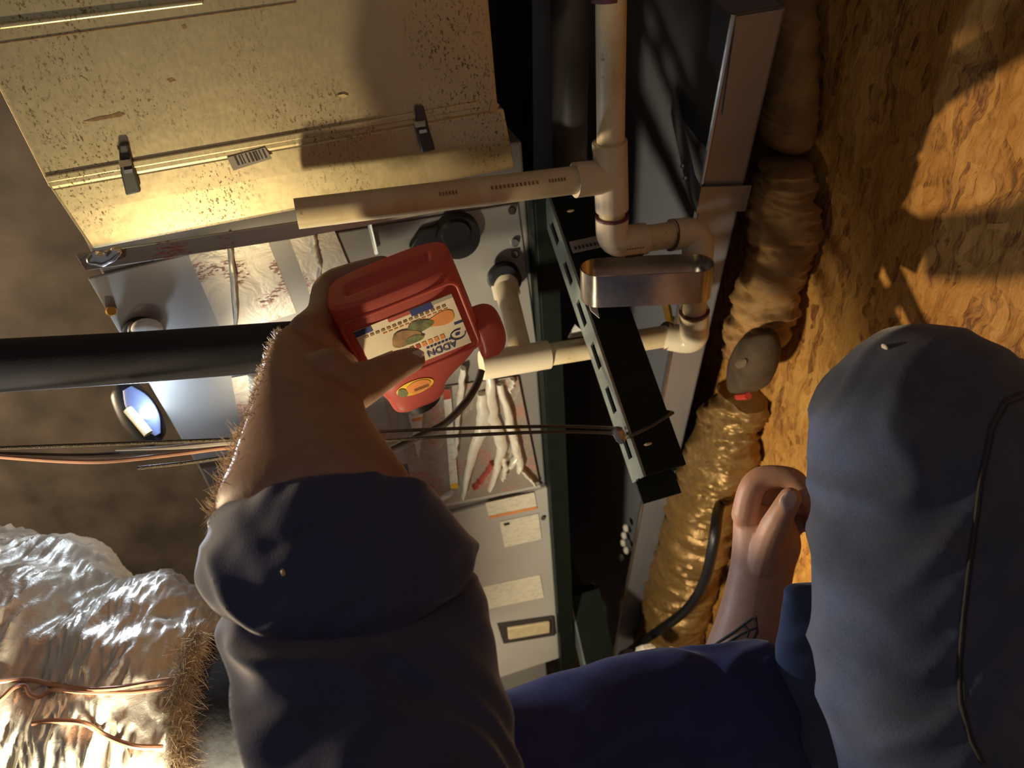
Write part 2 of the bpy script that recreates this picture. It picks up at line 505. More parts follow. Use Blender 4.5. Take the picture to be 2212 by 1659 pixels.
# ================================================================== the setting
fl = MB()
fl.wbox(-1.4, 3.2, -1.5, 2.0, -0.02, 0.0)
structure(fl.build('floor', 'osb', smooth=False), 'oriented strand board attic floor decking', 'floor')
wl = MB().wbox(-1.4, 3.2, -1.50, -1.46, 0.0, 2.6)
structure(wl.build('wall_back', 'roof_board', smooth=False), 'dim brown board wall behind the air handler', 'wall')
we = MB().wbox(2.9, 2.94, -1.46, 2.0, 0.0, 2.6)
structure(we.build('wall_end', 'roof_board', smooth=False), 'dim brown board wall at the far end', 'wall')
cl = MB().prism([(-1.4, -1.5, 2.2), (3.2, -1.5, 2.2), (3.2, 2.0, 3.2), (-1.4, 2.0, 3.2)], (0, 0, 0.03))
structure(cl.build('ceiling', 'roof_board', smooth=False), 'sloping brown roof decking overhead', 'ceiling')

# ================================================================== air handler
AZ0, AZ1 = 0.333, 0.797
ah = thing('air_handler', (0.8, -1.0, 0.333), 'long beige-grey metal air handler cabinet hung above the drain pan', 'air handler')
MB().wbox(0.275, 0.824, -1.45, FY, AZ0, AZ1).build('coil_cabinet', 'cabinet_grey', ah, False, 0.003)
bl = MB().wbox(0.829, 1.335, -1.45, FY + 0.004, AZ0 - 0.004, AZ1).build('blower_cabinet', 'cabinet_paint', ah, False, 0.004)
bl['label'] = 'beige painted lower blower panel'
MB().wbox(1.337, 1.75, -1.44, FY - 0.02, AZ0 + 0.02, AZ1 - 0.02).build('return_collar', 'cabinet_grey', ah, False, 0.003)
# smooth light access panel, upper corner
p = MB().prism(fq([(190, 598), (405, 545), (445, 575), (525, 740), (560, 830), (590, 965), (520, 985), (425, 1000)]), (0, 0.004, 0))
p.build('access_panel', 'cabinet_light', ah, False, 0.0015)
p = MB().prism(fq([(700, 505), (1118, 437), (1165, 800), (1000, 830), (760, 900)]), (0, 0.003, 0))
p.build('drain_panel', 'cabinet_grey', ah, False, 0.0015)
# foil tape bands with red print
def tape(pts, mat, off=0.004, th=0.0012, name='foil_tape'):
    return MB().prism(fq(pts, off), (0, th, 0)).build(name, mat, ah, False)
tape([(405, 545), (490, 525), (505, 700), (478, 712)], 'foil_tape')
tape([(495, 524), (575, 510), (640, 675), (560, 700), (508, 700)], 'foil_tape', 0.0055)
tape([(575, 510), (620, 500), (690, 640), (640, 680)], 'cabinet_light', 0.005, name='panel_strip')
tape([(620, 500), (715, 480), (790, 660), (690, 690)], 'foil_tape', 0.0065)
tape([(500, 815), (560, 805), (575, 960), (530, 985)], 'foil_tape', 0.0055)
tape([(560, 830), (850, 830), (880, 1000), (600, 1040)], 'cabinet_paint', 0.004, name='panel_strip')
tape([(790, 880), (830, 860), (850, 960), (812, 950)], 'foil_tape', 0.006)
tape([(850, 850), (1118, 812), (1166, 1050), (900, 1105)], 'foil_tape_dull', 0.005)
# crumpled ridges of tape, each its own strip
def ridge(path, wpx, mat='crumple', off=0.012, name='tape_ridge', amp=0.004):
    pts = []
    dense = []
    for i in range(len(path) - 1):
        for k in range(6):
            t = k / 6; dense.append((path[i][0] + (path[i + 1][0] - path[i][0]) * t, path[i][1] + (path[i + 1][1] - path[i][1]) * t, wpx[i] + (wpx[i + 1] - wpx[i]) * t))
    dense.append((*path[-1], wpx[-1]))
    rings = []
    for i, (x, y, wv) in enumerate(dense):
        j = rnd.uniform(-2, 2)
        L = onY(x - wv / 2 + j, y + wv * 0.1, FY + off); Rr = onY(x + wv / 2 + j, y - wv * 0.1, FY + off)
        rings.append(((L + Rr) / 2, (Rr - L) / 2, V((0, amp + rnd.uniform(0, amp), 0))))
    return MB().loft(rings, 10).build(name, mat, ah, True)
ridge([(497, 530), (506, 600), (510, 700)], (9, 16, 9))
ridge([(675, 500), (680, 545), (690, 575), (688, 640)], (12, 16, 9, 12))
ridge([(1000, 795), (996, 850), (987, 935), (984, 985)], (12, 14, 9, 6))
ridge([(1042, 850), (1046, 910), (1022, 985), (1000, 1076)], (20, 36, 22, 6))
ridge([(1058, 815), (1062, 900), (1086, 965), (1058, 1058)], (18, 30, 24, 7))
ridge([(1080, 830), (1102, 915), (1118, 985), (1100, 1010)], (14, 20, 18, 8))
ridge([(1108, 818), (1100, 845)], (9, 6))
ridge([(1112, 945), (1125, 1000), (1120, 1020)], (14, 18, 8))
ridge([(1125, 1012), (1142, 1030), (1156, 1048)], (8, 12, 5))
ridge([(1062, 1000), (1046, 1030), (1024, 1052)], (7, 9, 6), 'ink_red')
ridge([(1086, 985), (1092, 1012), (1086, 1035)], (10, 12, 5))
ridge([(545, 808), (550, 830), (548, 860)], (20, 22, 12))
ridge([(951, 1082), (962, 1072), (975, 1064)], (14, 18, 8), 'white_wire', 0.02)
# paper strip stickers on the seam
st = MB().prism(fq([(876, 866), (915, 868), (908, 965), (903, 990)], 0.014), (0, .001, 0)).build('paper_strip', 'white_paper', ah, False)
MB().prism(fq([(889, 905), (914, 900), (914, 906), (891, 911)], 0.0152), (0, .0004, 0)).build('orange_bar', 'ink_orange', st, False)
MB().prism(fq([(889, 894), (913, 890), (913, 893), (889, 897)], 0.0152), (0, .0004, 0)).build('grey_bar', 'ink_dark', st, False)
st = MB().prism(fq([(957, 842), (973, 840), (981, 950), (990, 1053), (973, 1058), (965, 950)], 0.010), (0, .001, 0)).build('paper_strip', 'white_paper', ah, False)
MB().prism(fq([(957, 843), (973, 841), (974, 861), (958, 864)], 0.0112), (0, .0004, 0)).build('red_end', 'ink_red', st, False)
MB().prism(fq([(972, 1046), (988, 1043), (990, 1054), (974, 1057)], 0.0112), (0, .0004, 0)).build('yellow_end', 'ink_yellow', st, False)
# labels on the blower panel
def label(pts, mat='label_paper', off=0.005, name='rating_label'):
    return MB().prism(fq(pts, off), (0, 0.0006, 0)).build(name, mat, ah, False)
l1 = label([(1048, 1086), (1154, 1063), (1160, 1098), (1057, 1119)])
MB().prism(fq([(1056, 1115), (1159, 1094), (1160, 1099), (1057, 1120)], 0.006), (0, .0004, 0)).build('orange_edge', 'ink_orange', l1, False)
l2 = label([(1079, 1127), (1163, 1109), (1170, 1164), (1090, 1182)])
MB().prism(fq([(1088, 1131), (1100, 1128), (1101, 1133), (1089, 1136)], 0.006), (0, .0004, 0)).build('printed_mark', 'ink_dark', l2, False)
label([(1040, 1268), (1166, 1241), (1175, 1290), (1054, 1315)])
hb = MB().prism(fq([(1073, 1345), (1194, 1328), (1198, 1368), (1086, 1386)], 0.004), (0, 0.006, 0)).build('handle_cup', 'ink_dark', ah, False, 0.002)
MB().prism(fq([(1095, 1353), (1186, 1339), (1186, 1362), (1097, 1377)], 0.010), (0, 0.006, 0)).build('handle_grip', 'cream_plastic', hb, True, 0.002)
MB().prism(fq([(955, 1086), (1166, 1044), (1167, 1050), (956, 1092)], 0.004), (0, 0.004, 0)).build('panel_seam', 'cabinet_paint', ah, False, 0.001)
# grommets, screws, brass port
def grommet(px, py, r1, r0, h):
    g = MB().tube([onY(px, py, FY + 0.003), onY(px, py, FY + 0.003) + V((0, h, 0))], [r1, r1 * 0.92], 28).build('rubber_grommet', 'black_rubber', ah, True)
    MB().tube([onY(px, py, FY + .003 + h), onY(px, py, FY + .003 + h) + V((0, 0.004, 0))], [r0 * 1.15, r0], 24).build('grommet_lip', 'housing_black', g, True)
grommet(985, 505, 0.028, 0.016, 0.014)
MB().prism(fq([(880, 530), (905, 492), (985, 470), (1000, 545), (930, 560)], 0.003), (0, 0.008, 0)).build('grommet_tail', 'black_rubber', ah, True, 0.003)
grommet(1087, 597, 0.021, 0.016, 0.016)
grommet(310, 718, 0.021, 0.014, 0.012)
for px, py, r in ((1106, 455, .005), (1112, 524, .0055), (1113, 549, .005), (1173, 1119, .004)):
    MB().tube([onY(px, py, FY + .003), onY(px, py, FY + .009)], [r, r * .7], 10).build('screw', 'screw_steel' if r > .005 else 'ink_dark', ah, True)
MB().tube([onY(241, 672, FY + .003), onY(241, 672, FY + .018)], [.006, .0045], 14).build('brass_port', 'brass', ah, True)
MB().tube([onY(798, 484, FY + .012), onY(813, 548, FY + .012)], .0025, 8).build('steel_pin', 'bright_metal', ah, True)
MB().ball(onY(318, 712, FY + .02), .014, .005, .016).build('grommet_plug', 'white_paper', ah)['label'] = 'white plug in the grommet'

# ================================================================== supply plenum (galvanised box)
BY = -0.655
pl = thing('duct_plenum', (0.1, -0.9, 0.38), 'dirty galvanised sheet metal plenum box with two latch clips', 'duct')
def bq(px, py, off=0.0): return onY(px, py, BY + off)
MB().wbox(-0.9, 0.205, -1.45, BY - 0.006, 0.384, 0.770).build('plenum_body', 'plenum_metal', pl, False, 0.003)
MB().wbox(-0.5, 0.209, BY - 0.006, BY, 0.381, 0.773).build('door_panel', 'plenum_metal', pl, False, 0.003)
# lower band, sloping slightly back
MB().prism([(0.207, BY - 0.002, 0.375), (0.232, BY - 0.003, 0.372), (0.268, BY - 0.005, 0.368), (0.272, BY - 0.045, 0.368), (0.207, BY - 0.045, 0.375)], (0, 0, 0.398)).build('lower_band', 'plenum_metal', pl, False, 0.003)
MB().wbox(0.196, 0.202, BY, BY + 0.0025, 0.40, 0.771).build('seam_ridge', 'plenum_metal', pl, False, 0.001)
MB().prism([onY(0, 50, BY), onY(440, -2, BY), onY(440, 8, BY), onY(0, 62, BY)], (0, 0.0035, 0)).build('seam_ridge', 'plenum_metal', pl, False, 0.001)
MB().prism([onY(-40, 98, BY), onY(640, 4, BY), onY(640, 6, BY), onY(-40, 100, BY)], (0, 0.001, 0)).build('fold_line', 'ink_brown', pl, False)
# foil taped flange under the band
MB().prism([onY(165, 548, BY - .03), onY(700, 468, BY - .03), onY(1000, 424, BY - .03), onY(1000, 445, BY - .03), onY(640, 512, BY - .03), onY(185, 582, BY - .03)], (0, 0.004, 0)).build('taped_flange', 'foil_tape', pl, False, 0.001)
tb = MB()
for k in range(7):
    tb.ball(onY(200 + k * 9 + rnd.uniform(-4, 4), 548 + rnd.uniform(-8, 18), BY - 0.024), .006, .005, .007, 8, 5)
MB2 = remeshed(tb, 0.0022, 2)
link('crumpled_tape_end', MB2, 'bright_metal', pl)
MB().prism([onY(232, 552, BY - .026), onY(272, 536, BY - .026), onY(272, 552, BY - .026), onY(236, 566, BY - .026)], (0, .003, 0)).build('tape_slot', 'ink_brown', pl, False)
# latch clips
def clip(px, py, s=1.0):
    c = MB().prism([bq(px - 12 * s, py - 60 * s), bq(px + 8 * s, py - 62 * s), bq(px + 22 * s, py - 5), bq(px + 36 * s, py + 42 * s), bq(px + 4 * s, py + 50 * s), bq(px - 8 * s, py)], (0, 0.006, 0)).build('latch_clip', 'grey_tube', pl, True, 0.0015)
    MB().prism([bq(px - 14 * s, py - 22 * s, .006), bq(px + 12 * s, py - 26 * s, .006), bq(px + 14 * s, py - 12 * s, .012), bq(px - 10 * s, py - 8 * s, .012)], (0, 0.002, 0)).build('clip_bend', 'bright_metal', c, False)
    MB().prism([bq(px - 2, py - 2, .006), bq(px + 16 * s, py - 5 * s, .006), bq(px + 17 * s, py + 3 * s, .006), bq(px, py + 6 * s, .006)], (0, 0.002, 0)).build('clip_tab', 'bright_metal', c, False)
clip(270, 368, 1.0)
clip(906, 282, 0.9)
# barcode sticker and stamped mark
sk = MB().prism([bq(490, 340, .0005), bq(572, 318, .0005), bq(588, 342, .0005), bq(504, 368, .0005)], (0, 0.0006, 0)).build('barcode_sticker', 'sticker_grey', pl, False)
for k in range(9):
    x = 506 + k * 7.5 + rnd.uniform(-1, 1); y = 338 - k * 1.9; wv = rnd.choice((2, 3, 4.5))
    MB().prism([bq(x, y, .0012), bq(x + wv, y - .6, .0012), bq(x + wv + 9, y + 18, .0012), bq(x + 9, y + 19, .0012)], (0, .0003, 0)).build('barcode_bar', 'ink_dark', sk, False)
for k in range(6):
    x = 212 + k * 6
    MB().prism([bq(x, 378 - k * 1.0, .0006), bq(x + 4, 377 - k, .0006), bq(x + 4.5, 371 - k, .0006), bq(x + .5, 372 - k, .0006)], (0, .0003, 0)).build('stamped_mark', 'ink_dark', pl, False)
# gouges in the zinc
for pts in ([(180, 262), (212, 252), (240, 248), (258, 241), (268, 246), (262, 252), (238, 255), (206, 262)], [(360, 172), (372, 168), (380, 174), (368, 178)], [(392, 55), (400, 52), (404, 60), (396, 63)]):
    MB().prism([bq(*q) for q in pts], (0, 0.0003, 0)).build('scratch', 'ink_brown', pl, False)
for pts in ([(728, 205), (742, 202), (752, 206), (742, 211)], [(1020, 72), (1036, 68), (1046, 73), (1034, 78)], [(1062, 215), (1078, 225), (1070, 245), (1056, 240)]):
    MB().prism([bq(*q) for q in pts], (0, 0.0015, 0)).build('plaster_fleck', 'wood_chip', pl, False)

# ================================================================== PVC condensate line
PY = -0.617
pv = thing('condensate_pipe', onY(1320, 400, PY), 'cream PVC condensate drain line with vent pipe, tee and trap', 'pipe')
pr, fr = 0.01335, 0.0168
def pp(px, py, y=PY): return onY(px, py, y)
vent_top, tee = pp(640, 462), pp(1319, 380)
teeT = V((tee.x, PY, tee.z))
run0 = V((-0.12, PY, tee.z + 0.003))
def pipe(a, b, name='pipe', r=pr, mat='pvc', seg=28): return MB().tube([a, b], r, seg).build(name, mat, pv, True)
# open topped vent: tube with a bore
d = (vent_top - tee).normalized()
mb = MB().tube([tee, vent_top], pr, 28, cap=False); mb.tube([vent_top, vent_top - d * 0.05], 0.0105, 28, cap=False)
n0 = len(mb.v) - 56
o = mb.build('vent_pipe', 'pvc', pv, True, fix=False)
MB().tube([vent_top - d * 0.001, vent_top], [pr * 0.99, pr * 0.8], 28, cap=True).build('pipe_mouth', 'ink_brown', pv, True)
# printed lettering on the vent pipe
for k, (t0, t1) in enumerate(((0.06, 0.12), (0.17, 0.23), (0.26, 0.42), (0.52, 0.58))):
    c0 = tee + (vent_top - tee) * t0; c1 = tee + (vent_top - tee) * t1
    side = (V((-0.62, 0.78, 0))).normalized() * (pr + 0.0002)
    n = 3 + int((t1 - t0) * 60)
    for j in range(n):
        a = c0 + (c1 - c0) * (j / n) + side; bvec = (c1 - c0) * (0.55 / n)
        MB().box(a, bvec, V((0.0026, 0.002, 0)), side.normalized() * 0.0003).build('printed_letter', 'ink_brown', pv, False)
pipe(run0, teeT, 'run_pipe')
pipe(pp(1311, -12) , pp(1311, 2), 'joint_ring', pr * 1.04, 'primer_purple')
# tee fitting
pipe(pp(1317, 306), pp(1322, 452), 'tee_fitting', fr, 'pvc_fitting')
pipe(pp(1241, 389.5), teeT, 'tee_branch', fr * 1.0, 'pvc_fitting')
pipe(pp(1322, 450), pp(1322, 470), 'run_pipe')
pipe(pp(1322, 466), pp(1322, 470), 'joint_ring', fr * 1.02, 'primer_purple')
def elbow(a, corner, b, name='elbow', r=fr, rc=0.016):
    a, corner, b = V(a), V(corner), V(b)
    ua = (a - corner).normalized(); ub = (b - corner).normalized()
    path = [a]
    for k in range(9):
        t = k / 8; path.append((corner + ua * rc) * (1 - t) ** 2 + corner * 2 * t * (1 - t) + (corner + ub * rc) * t * t)
    path.append(b)
    return MB().tube(path, r, 28).build(name, 'pvc_fitting', pv, True)
TY = PY
e1a, e1, e1b = pp(1322, 470), pp(1322, 525), pp(1392, 516)
elbow(e1a, e1, e1b)
pipe(e1b, pp(1450, 508), 'trap_pipe', pr * 1.05)
pipe(pp(1448, 508), pp(1451, 508), 'joint_ring', fr * 1.02, 'primer_purple')
TL = -0.598
e2b = pp(1506, 572, TL)
elbow(pp(1450, 508), pp(1510, 500), e2b, rc=0.02)
pipe(e2b, pp(1500, 672, -0.60), 'trap_pipe', pr)
pipe(pp(1500, 671, -0.60), pp(1500, 674, -0.60), 'joint_ring', fr * 1.02, 'primer_purple')
e3 = pp(1500, 738, -0.612)
elbow(pp(1500, 672, -0.60), e3, pp(1440, 726, -0.63), rc=0.018)
pipe(pp(1436, 725, -.63), pp(1441, 726, -.63), 'joint_ring', fr * 1.03, 'primer_purple')
pipe(pp(1440, 726, -0.63), pp(1180, 767, -0.635), 'trap_pipe', pr)
pipe(pp(1184, 766, -0.635), pp(1040, 790, -0.635), 'lower_tee', fr, 'pvc_fitting')
pipe(pp(1087, 602, FY + 0.012), pp(1128, 775, -0.635), 'stub_pipe', pr)
pipe(pp(1087, 602, FY + 0.012), pp(1096, 640, -0.722), 'stub_coupling', fr, 'pvc_fitting')
# sticker with printed code on the first elbow
sx = e1b - e1; sxn = sx.normalized()
for k in range(11):
    a = e1 + sxn * (0.010 + k * 0.0019) + V((0.0095, 0.0140, 0)); MB().box(a, sxn * rnd.choice((.0007, .0011, .0014)), V((0.0035, -0.0027, 0)), V((0.0003, .0006, 0))).build('printed_bar', 'ink_dark', pv, False)
for k in range(7):
    a = e1 + sxn * (0.009 + k * 0.003) + V((0.0, 0.0170, 0)); MB().box(a, sxn * .0017, V((0.0014, -.0003, 0)), V((0, .0004, 0))).build('printed_letter', 'ink_brown', pv, False)

# ================================================================== strut channels
def channel(name, A, B, wdt, hgt, lab, slots=True, side=1, group=None, back='strut_back'):
    """C channel from A to B: its slotted back faces up, the open side faces down; A, B on the near top edge"""
    A, B = V(A), V(B); d = (B - A).normalized(); up = V((0, 0, 1)); L = (B - A).length
    s = up.cross(d).normalized()
    if s.dot(CAM - A) > 0: s = -s                 # s points away from the camera
    t = thing(name, (A + B) / 2 - up * hgt, lab, 'strut', group)
    th = 0.0028
    MB().box(A - up * hgt, d * L, s * th, up * hgt).build('near_flange', 'strut_green', t, False, 0.0008)
    MB().box(A + s * (wdt - th) - up * hgt, d * (L + (.024 if slots else 0)), s * th, up * hgt).build('far_flange', 'strut_green', t, False, 0.0008)
    for k in (0, 1):
        base = A + s * (th if k == 0 else wdt - th - 0.008) - up * hgt
        MB().box(base, d * L, s * 0.008, up * th).build('return_lip', 'strut_green', t, False, 0.0008)
    # slotted back: rails left and right plus bridges between the slots
    if slots:
        sl, gap, hw = 0.029, 0.022, 0.007
        mb = MB()
        c0 = wdt / 2
        mb.box(A, d * L, s * (c0 - hw), up * th); mb.box(A + s * (c0 + hw), d * L, s * (wdt - c0 - hw), up * th)
        x = 0.0
        while x < L:
            g = min(gap, L - x); mb.box(A + d * x + s * (c0 - hw), d * g, s * 2 * hw, up * th); x += gap + sl
        mb.build('slotted_back', back, t, False)
    else:
        MB().box(A, d * L, s * wdt, up * th).build('slotted_back', back, t, False)
    return t, d, s
ZS = 0.315
A1 = onZ(1188, 420, ZS); B1 = onZ(1396, 1028, ZS)
tr1, sd, ss = channel('strut_channel', A1, B1, 0.0413, 0.0445, 'dark green slotted strut channel jutting out under the drain pipe')
A2 = onZ(1232, 1290, ZS - .02); B2 = onZ(1275, 1480, ZS - .02)
channel('strut_channel', A2, B2, 0.0413, 0.06, 'dark green strut channel end low behind the blue sleeve', slots=False)
channel('strut_channel', (0.32, -0.722, 0.331), (1.62, -0.735, 0.327), 0.0413, 0.026, 'long dark green strut rail along the bottom edge of the air handler', slots=False, back='strut_green')
# sticker across the strut near the tee
def strut_pt(x, drop, out=0.0006): return A1 + sd * x - V((0, 0, drop)) - ss * out
m = MB().prism([strut_pt(.062, .003), strut_pt(.076, .003), strut_pt(.076, .042), strut_pt(.062, .042)], -ss * 0.0005).build('strut_sticker', 'sticker_grey', tr1, False)
for k in range(8):
    MB().prism([strut_pt(.069, .006 + k * .0045, .0012), strut_pt(.073, .006 + k * .0045, .0012), strut_pt(.073, .009 + k * .0045, .0012), strut_pt(.069, .009 + k * .0045, .0012)], -ss * .0003).build('printed_bar', 'ink_dark', m, False)
Ls = (B1 - A1).length
for (x, dr) in ((0.026, .016), (Ls - .03, .012)):
    tag(MB().ball(strut_pt(x, dr, .002), .0045, .0014, .0016, 8, 5, frame=(V((0, 0, 1)), -ss, sd)).build('wood_chip', 'wood_chip'),
        'tiny pale wood chip on the strut ' + ('near the tee' if x < .1 else 'end above its cut mouth'), 'wood chip')

# galvanised hanger strap looped round the strut and the trap
def cp(px, py, z): return at(px, py, z)
sp = []
N_ = 40
xa = at(1256, 612, .742); xb = at(1536, 600, .735)
ux = (xb - xa); Lx = ux.length; ux.normalize(); yy = V((0, 1, 0)) - ux * ux.y; yy.normalize()
rr = 0.019
for k in range(N_ + 1):
    th = 2 * math.pi * k / N_
    c = math.cos(th); s_ = math.sin(th)
    px_ = Lx / 2 + (Lx / 2 - rr) * (1 if c > 0 else -1) + rr * c if abs(c) > 1e-6 else Lx / 2
    sp.append((px_, s_ * rr))
path = []
for px_, q in sp: path.append(xa + ux * px_ + yy * q - V((0.0185, 0, 0)))
tag(MB().ribbon(path, V((0.037, 0.0, 0.0)), 0.0012).build('hanger_strap', 'strap_metal', smooth=True), 'wide galvanised metal strap looped around strut and PVC trap', 'strap')

# ================================================================== hanger cables and wires
hc = thing('hanger_cable', at(1340, 925, .69), 'thin twisted steel hanger cable looped around the strut end', 'cable')
xs = 0
# where the loop sits on the strut
tpos = (onZ(1362, 915, ZS) - A1).dot(sd)
def loop_pt(s_off, drop): return A1 + sd * tpos + ss * s_off - V((0, 0, drop))
r_ = 0.0019
lp = [loop_pt(-.003, .048), loop_pt(-.0035, .02), loop_pt(-.0035, -.004), loop_pt(.004, -.0065), loop_pt(.02, -.0065), loop_pt(.043, -.006), loop_pt(.0445, .02), loop_pt(.044, .048), loop_pt(.02, .049), loop_pt(-.003, .048)]
MB().tube([p + sd * 0.012 * math.sin(i * .7) for i, p in enumerate(lp)], r_, 8, smooth=4).build('cable_loop', 'wire_rope', hc)
c0 = loop_pt(.008, -.006)
MB().tube([c0, at(1180, 921, .672), at(840, 931, .650), at(520, 948, .628), at(0, 968, .60), at(-400, 985, .58)], .00165, 8, smooth=5).build('cable_strand', 'wire_rope', hc)
MB().tube([c0 + sd * .006, at(1180, 933, .670), at(840, 951, .648), at(510, 985, .63), at(400, 1000, .622), at(298, 1011, .615)], .00165, 8, smooth=5).build('cable_tail', 'wire_rope', hc)
MB().ball(at(1338, 940, .675), .006, .003, .009, 10, 6, frame=(V((0, 0, 1)), V((0, 1, 0)), sd)).build('cable_clamp', 'screw_steel', hc)
tw = thing('thermostat_wire', at(500, 965, .66), 'pinkish copper thermostat wire beside the hanger cable', 'wire')
MB().tube([at(700, 955, .665), at(500, 966, .66), at(400, 978, .655), at(250, 995, .65), at(150, 996, .645), at(0, 986, .64), at(-300, 960, .63)], .0022, 8, smooth=5).build('wire_core', 'copper_wire', tw)
MB().tube([at(700, 946, .675), at(500, 955, .67), at(420, 962, .667), at(350, 968, .663), at(250, 972, .66)], [.003, .003, .003, .0016, .001], 8, smooth=4).build('white_sheath', 'white_wire', tw)
MB().tube([at(720, 962, .68), at(520, 962, .676), at(400, 968, .672), at(200, 985, .665), at(0, 982, .66), at(-300, 975, .65)], .0028, 8, smooth=4).build('dark_sheath', 'cable_brown', tw)
tag(MB().tube([at(1040, 800, .76), at(1030, 830, .755), at(1005, 870, .745), at(960, 915, .735), at(900, 945, .725), at(840, 975, .715), at(760, 1010, .71)], .0042, 10, smooth=5).build('brown_cable', 'cable_brown'),
    'dark brown cable arching down below the jug handle', 'cable')
tag(MB().tube([onZ(1556, 1085, .05), onZ(1549, 1115, .10), onZ(1542, 1170, .125), onZ(1520, 1260, .13), onZ(1480, 1320, .13), onZ(1420, 1365, .13), onZ(1360, 1405, .13)], .0085, 12, smooth=6).build('black_conduit', 'black_rubber'),
    'thick black flexible conduit curving across the insulation', 'conduit')

# ================================================================== insulated refrigerant line
il = thing('insulated_pipe', at(300, 780, .64), 'thick black foam insulated refrigerant pipe crossing left of the hand', 'pipe')
MB().tube([at(-450, 818, .585), at(0, 790, .615), at(300, 772, .642), at(590, 750, .668), at(690, 742, .678), at(760, 730, .70), at(800, 715, .74)], .0235, 28, smooth=6).build('foam_sleeve', 'foam_black', il)

# ================================================================== drain pan
PT, PB = 0.150, 0.095
Pa = onZ(1585, 30, PT); Pb = onZ(1330, 1390, PT)
pdv = (Pb - Pa).normalized(); plen = 1.75
pin = V((pdv.y, -pdv.x, 0));
if pin.y > 0: pin = -pin
dp = thing('drain_pan', (Pa.x + .5, Pa.y - .3, PB), 'shallow galvanised drain pan under the air handler', 'drain pan')
up = V((0, 0, 1))
bot = Pa - up * (PT - PB)
MB().box(bot, pdv * plen, pin * 0.60, up * 0.002).build('pan_floor', 'pan_metal', dp, False)
MB().box(bot, pdv * plen, pin * 0.0015, up * (PT - PB)).build('front_lip', 'pan_metal', dp, False)
MB().box(bot + pin * .6, pdv * plen, pin * 0.0015, up * (PT - PB)).build('rear_lip', 'pan_metal', dp, False)
MB().box(bot, pdv * 0.0015, pin * .6, up * (PT - PB)).build('end_lip', 'pan_metal', dp, False)
MB().tube([Pa, Pa + pdv * plen], 0.0028, 8).build('rolled_rim', 'bright_metal', dp)
# corner fold and joint strap
MB().prism([Pa - pin * .001 - up * .002 + pdv * .002, Pa - pin * .001 - up * .053 + pdv * .002, Pa - pin * .001 - up * .008 + pdv * .10], -pin * 0.0012).build('corner_fold', 'pan_metal', dp, False)
q0 = (onZ(1530, 412, PT) - Pa).dot(pdv)
jp = [Pa + pdv * (q0 - .03) + pin * .17 - up * .045, Pa + pdv * (q0 + .0) + pin * .02 + up * .000, Pa + pdv * q0 - pin * .006 + up * .004, Pa + pdv * (q0 + .012) - pin * .006 - up * .062]
MB().ribbon(jp, [pdv * .034] * 4, 0.002).build('joint_strip', 'pan_metal', dp, False, 0.0008)
for t_ in (.3, .62):
    c = jp[1].lerp(jp[0], t_ * .4) + pdv * .018 + up * .004
    MB().ball(c, .003, .003, .003, 8, 5).build('rivet', 'bright_metal', dp)
for k in range(5):
    c = Pa + pdv * (0.09 + k * .05 + rnd.uniform(-.01, .01)) + pin * rnd.uniform(.02, .05) - up * .052
    MB().ball(c, .0032, .0032, .0016, 8, 5).build('pan_fleck', 'wood_chip', dp)
# far end of the pan: caulk crumbs along the rim
for k in range(5):
    c = onZ(1350 + rnd.uniform(-8, 12), 1140 + k * 16, PT - .03) + V((0, 0, .002))
    MB().ball(c, .010, .008, .006, 8, 5).build('sealant_lump', 'crumple', dp)

# grey round duct beneath the plenum
tag(MB().tube([onY(1232, -120, -.80), onY(1231, 150, -.80), onY(1231, 345, -.80), onY(1229, 470, -.82)], .021, 20).build('grey_conduit', 'grey_tube'),
    'dim grey round conduit in the shadow behind the PVC pipe', 'conduit')
# yellow clamp glimpsed behind the trap
yc = MB(); yc.tube([onY(1438, 650, -.72), onY(1446, 690, -.72), onY(1470, 694, -.72)], .006, 8)
tag(yc.build('yellow_bracket', 'brass', smooth=True), 'small yellow bracket glimpsed behind the trap loop', 'bracket')
tag(MB().prism([onY(1242, 700, -.645), onY(1268, 722, -.645), onY(1226, 728, -.645)], (0, .003, 0)).build('white_paper_scrap', 'white_paper', smooth=False), 'small white paper scrap stuck on the lower PVC pipe', 'paper scrap')
tag(MB().prism([strut_pt(.118, -.004, .012), strut_pt(.15, -.003, .012), strut_pt(.16, .003, .012), strut_pt(.12, .008, .012)], -ss * .001).build('white_tape_scrap', 'white_paper', smooth=False), 'white tape scrap hanging from the strap at the strut', 'tape scrap')

# ================================================================== insulation on the floor
def batt(name, pts, rads, mat, lab, seedv, amp=0.012, freq=26):
    rings = []
    for (px, py, zz), r in zip(pts, rads):
        c = onZ(px, py, zz); rings.append((c, V((0, r, 0)), V((0, 0, r * 0.75))))
    def dsp(p, o_, t, th):
        n = mnoise.noise(V((p.x * freq + seedv, p.y * 14, p.z * 14)))
        k = 1 - 2 * abs(mnoise.noise(V((p.x * 62 + p.y * 25 + seedv, p.z * 16, p.y * 12))))
        k2 = 1 - 2 * abs(mnoise.noise(V((p.x * 150 - p.y * 40 + seedv, p.z * 30, p.y * 26))))
        q = p + o_.normalized() * (n * amp * .8 + k * amp * .55 + k2 * amp * .25)
        q.z = max(q.z, 0.001); return q
    return tag(MB().loft(rings, 72, True, 36, dsp).build(name, mat, smooth=True), lab, 'insulation')
batt('insulation_batt', [(1705, -120, .03), (1705, 60, .03), (1702, 200, .03), (1700, 290, .03), (1702, 322, .02)], (.03, .034, .034, .033, .018), 'kraft', 'shadowed brown insulation batt beside the pan corner', 3.1, .005)
